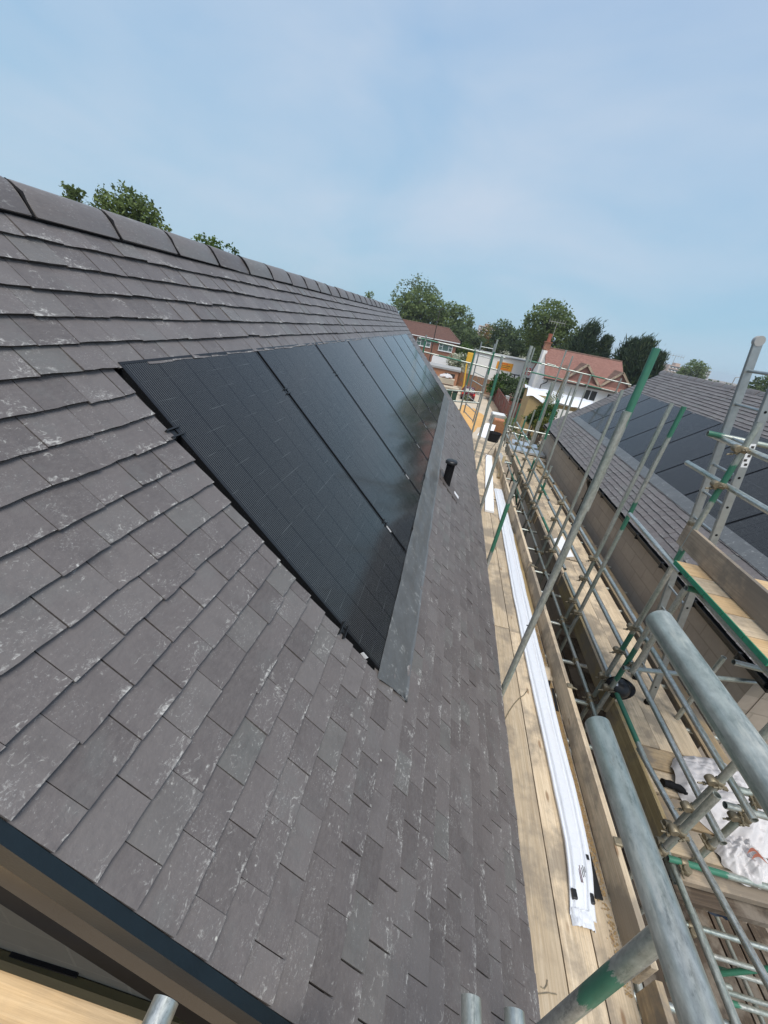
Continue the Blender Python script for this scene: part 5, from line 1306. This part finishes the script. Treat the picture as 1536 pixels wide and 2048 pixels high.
def tree(name, base, blobs, n, size, mat, lab, seed, gap=0.0, trunk=.25, cat='tree', group=None):
    rg = random.Random(seed); t = thing(name, base, lab, cat, group)
    mb = MB(); leaves(mb, blobs, n, size, rg, gap, .8, seed); mb.build('crown', M[mat], t)
    tb = MB(); b0 = Vector(base); zc = min(c.z - r.z * .4 for c, r in blobs); fork = Vector((b0.x, b0.y, b0.z + max(.5, (zc - b0.z) * .75)))
    tb.ring_path([b0, b0.lerp(fork, .5), fork], [trunk * 1.3, trunk, trunk * .8], 9)
    for c, r in blobs:
        mid_ = fork.lerp(c, .55) + Vector((rg.gauss(0, .2), rg.gauss(0, .2), 0)); tb.ring_path([fork, mid_, c + Vector((0, 0, r.z * .3))], [trunk * .55, trunk * .34, trunk * .1], 6)
        for _ in range(3):
            e = c + Vector((rg.uniform(-.7, .7) * r.x, rg.uniform(-.5, .5) * r.y, rg.uniform(-.2, .75) * r.z)); tb.ring_path([mid_, e], [trunk * .2, trunk * .04], 5)
    tb.build('trunk', M['bark'], t)
    return t
def PB(lst, Y, ry=.8):
    """blobs from photo circles (x, y, radius) at distance Y"""
    o = []
    for px, py, rp in lst:
        c = Yp(px, py, Y); r = rp * Y * 1.12 / F; o.append((c, Vector((r, r * ry, r * .95))))
    return o
def T(lst, Y, n, size, mat, lab, seed, gap=0.0, trunk=.28, name='tree', cat='tree', group=None, base=None):
    b = PB(lst, Y); bx = sum(c.x for c, r in b) / len(b); return tree(name, (bx, Y, G), b, n, size, mat, lab, seed, gap, trunk, cat, group)
T([(815, 592, 24), (842, 585, 26), (858, 600, 22), (800, 608, 20), (870, 618, 16), (830, 565, 12)], 104, 3600, .30, 'leaf_p', 'tall airy pale green tree rising highest behind the red brick house', 31, .30, .4)
T([(812, 622, 24), (838, 615, 30), (862, 628, 26), (830, 640, 26), (880, 640, 18)], 98, 7000, .32, 'leaf_a', 'dense mid green tree in front of the tall airy one, behind the brick house', 32, .0, .4)
T([(900, 634, 22), (918, 640, 22), (895, 655, 24), (930, 660, 18), (940, 672, 13)], 102, 6000, .30, 'leaf_a', 'green tree sloping down right of the lamp post', 33, .08, .35)
T([(915, 678, 24), (940, 686, 20), (955, 694, 16), (930, 700, 20)], 97, 5500, .28, 'leaf_b', 'low dark green tree behind the brick house corner and the white building', 34, .0, .3)
T([(978, 668, 15), (985, 684, 18), (968, 680, 12)], 130, 2500, .3, 'leaf_o', 'brownish tree in front of the beige tower block', 35, .05, .3)
T([(1004, 660, 15), (1010, 678, 20), (1000, 694, 22), (1018, 700, 20)], 95, 6000, .28, 'leaf_b', 'dark green pointed tree behind the white building, right of the beige tower', 36, .05, .3)
T([(1040, 690, 26), (1060, 705, 26), (1035, 710, 22), (1075, 690, 18)], 92, 6500, .28, 'leaf_b', 'low dark tree mass between the pointed tree and the big round tree', 37, .0, .3)
T([(1092, 645, 33), (1110, 640, 26), (1075, 660, 24), (1120, 662, 26), (1100, 675, 34), (1140, 680, 22), (1155, 690, 18)], 72, 11000, .22, 'leaf_a', 'big round green tree towering behind the white house chimney', 38, .04, .45)
T([(160, 402, 16), (142, 395, 14), (132, 382, 9), (178, 412, 9), (140, 440, 26), (160, 480, 30)], 20, 5600, .095, 'leaf_a', 'small leafy oak spray showing at the left end of the left roof ridge', 39, .12, .12)
T([(240, 405, 28), (225, 425, 30), (275, 420, 28), (300, 445, 26), (255, 445, 34), (215, 395, 14), (320, 455, 14), (230, 490, 44), (290, 510, 40), (190, 470, 30), (260, 560, 46)], 20, 11000, .10, 'leaf_a', 'leafy oak crown standing up behind the left roof ridge', 40, .06, .2)
T([(405, 492, 16), (430, 497, 16), (458, 508, 14), (392, 488, 9), (478, 515, 8), (430, 535, 30), (400, 545, 26), (460, 560, 28)], 26, 9000, .10, 'leaf_d', 'low bright green tree top just showing over the left roof ridge', 41, .05, .15)
T([(740, 592, 7), (740, 600, 10)], 60, 500, .16, 'leaf_a', 'little tree tip peeping over the far end of the left roof ridge', 42, .05, .12)
T([(1385, 742, 16), (1400, 745, 12), (1370, 748, 10)], 150, 2500, .35, 'leaf_a', 'rounded tree between the two tower blocks above the right hand roof', 43, .05, .3)
T([(1500, 782, 16), (1525, 775, 18), (1555, 790, 30), (1480, 790, 10)], 90, 4500, .28, 'leaf_b', 'dark tree at the right edge of the photo behind the ladder', 44, .03, .3)
T([(1452, 778, 7), (1462, 782, 8)], 100, 600, .28, 'leaf_b', 'small dark bush top on the ridge line beside the lamp post', 45, .03, .2)
for k, (px, py, rp, Y, lab) in enumerate(((1600, 790, 46, 85, 'wide tree outside the right edge, first beyond the right hand roof'), (1700, 800, 60, 70, 'large tree outside the right edge, further along the right hand roof'), (1820, 830, 70, 60, 'large tree outside the right edge, nearest to the camera'))):
    T([(px, py, rp), (px + 40, py + 10, rp * .8), (px - 35, py + 15, rp * .7)], Y, 5000, .3, 'leaf_b', lab, 60 + k, .0, .4)
def conifer(base, h, r, n, size, mat, lab, seed, tip=1.0):
    rg = random.Random(seed); t = thing('conifer', base, lab, 'conifer'); mb = MB(); b0 = Vector(base)
    tb = MB(); tb.ring_path([b0, b0 + Vector((0, 0, h * .97))], [.22, .03], 8); tb.build('trunk', M['bark'], t)
    nb_ = int(n / 45)
    for k in range(nb_):
        u = rg.random() ** .8; z = h * (.06 + .93 * u); L = r * (1 - u) ** 1.05 * rg.uniform(.5, 1.25) + .10; an = rg.uniform(0, 2 * math.pi)
        d = Vector((math.cos(an), math.sin(an), .55 + .6 * u)).normalized()
        br = rg.gauss(0, .2)
        for q in range(45):
            v = rg.random() ** .6; p = b0 + Vector((0, 0, z)) + d * L * v + Vector((0, 0, -.10 * L * v * v)) + Vector((rg.gauss(0, 1), rg.gauss(0, 1), rg.gauss(0, .7))) * .10 * r * (1.2 - v * .7)
            a = (d + Vector((rg.gauss(0, .35), rg.gauss(0, .35), rg.gauss(0, .35) + .25))).normalized(); b = a.cross(Vector((rg.gauss(0, 1), rg.gauss(0, 1), rg.gauss(0, 1)))).normalized(); s = size * rg.uniform(.7, 1.5)
            mb.quad(p - a * s, p + b * s * .2, p + a * s * 1.4, p - b * s * .2, min(1, max(.01, .42 + br + rg.gauss(0, .18))))
    mb.build('crown', M[mat], t)
for px, py, Y, rp, lab, sd in ((1186, 650, 64, 40, 'dark spiky conifer right of the big round tree', 51), (1216, 676, 63, 22, 'shorter dark conifer beside the spiky one', 52), (1160, 690, 66, 26, 'small dark conifer half hidden by the big round tree', 58),
                               (1268, 682, 60, 34, 'dark conifer above the right end of the white house roof', 53), (1297, 681, 59, 34, 'bushy dark conifer just above the far corner of the right hand roof', 54), (1322, 706, 58, 24, 'low wide conifer at the right end of the conifer group', 55)):
    tp = Yp(px, py, Y); conifer((tp.x, Y, G), tp.z - G, rp * Y * 2.0 / F, 9000, .26, 'leaf_c', lab, sd)
# bushes
def bush(c, r, n, size, mat, lab, seed, name='bush', gap=0.0):
    rg = random.Random(seed); t = thing(name, (c[0], c[1], G), lab, 'bush'); mb = MB(); c = Vector(c); r = Vector(r)
    blobs = [(c, r)] + [(c + Vector((rg.uniform(-.7, .7) * r.x, rg.uniform(-.6, .6) * r.y, rg.uniform(-.3, .6) * r.z)), r * rg.uniform(.4, .6)) for _ in range(5)]
    leaves(mb, blobs, n, size, rg, gap, .8, seed); mb.build('foliage', M[mat], t)
    tb = MB()
    for k in range(5): tb.ring_path([(c.x + rg.gauss(0, .1), c.y, G), (c.x + rg.uniform(-.6, .6) * r.x, c.y + rg.uniform(-.5, .5) * r.y, c.z)], [.05, .015], 5)
    tb.build('stems', M['bark'], t)
def BP(px, py, Y, rp, n, size, mat, lab, seed, rz=1.0, gap=0.0):
    c = Yp(px, py, Y); r = rp * Y * 1.1 / F; bush((c.x, Y, c.z), (r, r, r * rz), n, size, mat, lab, seed, 'bush', gap)
BP(1003, 772, 56, 20, 2600, .17, 'leaf_d', 'bright green bush at the end of the brown fence, below the orange sign', 71)
BP(1030, 782, 55, 22, 3600, .16, 'leaf_b', 'dark green bush filling the corner below the notice board', 72)
BP(1048, 800, 52, 18, 2200, .15, 'leaf_b', 'dark bush above the red slatted fence, beside the tan shed', 73)
BP(922, 728, 72, 16, 1800, .2, 'leaf_w', 'bush covered in white blossom beside the white van', 74)
BP(906, 722, 70, 11, 900, .2, 'leaf_w', 'smaller white flowering bush tight against the front of the van', 75)
BP(928, 708, 82, 15, 1500, .22, 'leaf_d', 'bright green tree top behind the white flowering bush', 76)
BP(1068, 836, 36, 13, 1500, .09, 'leaf_d', 'green shrub in the garden below the tan shed', 77)
BP(1092, 826, 35, 17, 1800, .09, 'leaf_d', 'yellow green shrub next to the corner of the right hand roof', 78, .9, .05)
BP(1083, 850, 33, 13, 1400, .08, 'leaf_o', 'orange leaved shrub among the rubble near the right hand roof', 79)
BP(1106, 800, 37, 14, 900, .09, 'leaf_w', 'thin white flowering shrub in front of the white sheeting', 80, 1.0, .15)
BP(1020, 845, 34, 9, 700, .08, 'leaf_a', 'small green plant at the foot of the red brown fence', 81)
BP(935, 795, 50, 5, 350, .10, 'leaf_w', 'small pale flowering plant by the track fence', 82)
for k, (px, py, Y, rp, lab) in enumerate(((1010, 712, 88, 10, 'pale flowering shrub top behind the white building roof, left one'), (1045, 722, 88, 9, 'pale flowering shrub top behind the white building roof, right one'))): BP(px, py, Y, rp, 400, .16, 'leaf_w', lab, 90 + k, .8, .15)
# far belt of trees that reads as one mass
mb = MB(); rg = random.Random(77)
for k in range(9000):
    a = R(rg.uniform(-50, 62)); d = rg.uniform(170, 260); x, y = d * math.sin(a), d * math.cos(a); hh_ = 5.2 + 2.2 * noise.noise((x * .03, y * .03, 1)) + 1.6 * noise.noise((x * .1, y * .1, 5))
    p = Vector((x, y, G + hh_ * rg.random() ** .6)); s = rg.uniform(.7, 1.3)
    u = Vector((rg.gauss(0, 1), rg.gauss(0, 1), rg.gauss(0, 1))).normalized(); v = u.cross(Vector((rg.gauss(0, 1), rg.gauss(0, 1), rg.gauss(0, 1)))).normalized()
    mb.quad(p - u * s, p + v * s * .7, p + u * s, p - v * s * .7, min(1, max(.01, .45 + .6 * noise.noise(p * .05) + rg.gauss(0, .15))))
tag(mb.build('treeline', M['leaf_b']), kind='stuff')
mb = MB(); rg = random.Random(78)
for k in range(3600):
    x, y = rg.choice(((rg.uniform(-14, -.5), rg.uniform(45, 60)), (rg.uniform(6.5, 22), rg.uniform(30, 60)), (rg.uniform(-40, 3), rg.uniform(88, 94))))
    s = rg.uniform(.08, .2); an = rg.uniform(0, 6.28)
    mb.quad((x - s * math.cos(an), y - s * math.sin(an), G), (x + s * math.cos(an), y + s * math.sin(an), G), (x + s * .4, y, G + s * 2.2), (x - s * .3, y + .05, G + s * 2.4), max(.01, rg.random()))
tag(mb.build('grass', M['leaf_a']), kind='stuff')

# ------------------------------------------------------------------ air
mb = MB(); mb.box((0, 650, (G - 1 + 13) / 2), (1900, 2000, 13 - (G - 1)))
hm = bpy.data.materials.new('thin_haze'); hm.use_nodes = True; t = hm.node_tree; t.nodes.clear()
o_ = t.nodes.new('ShaderNodeOutputMaterial'); v_ = t.nodes.new('ShaderNodeVolumePrincipled'); v_.inputs['Color'].default_value = (.86, .92, 1.0, 1); v_.inputs['Density'].default_value = .0004; v_.inputs['Anisotropy'].default_value = .2
t.links.new(v_.outputs[0], o_.inputs['Volume'])
tag(mb.build('haze', hm), kind='stuff')
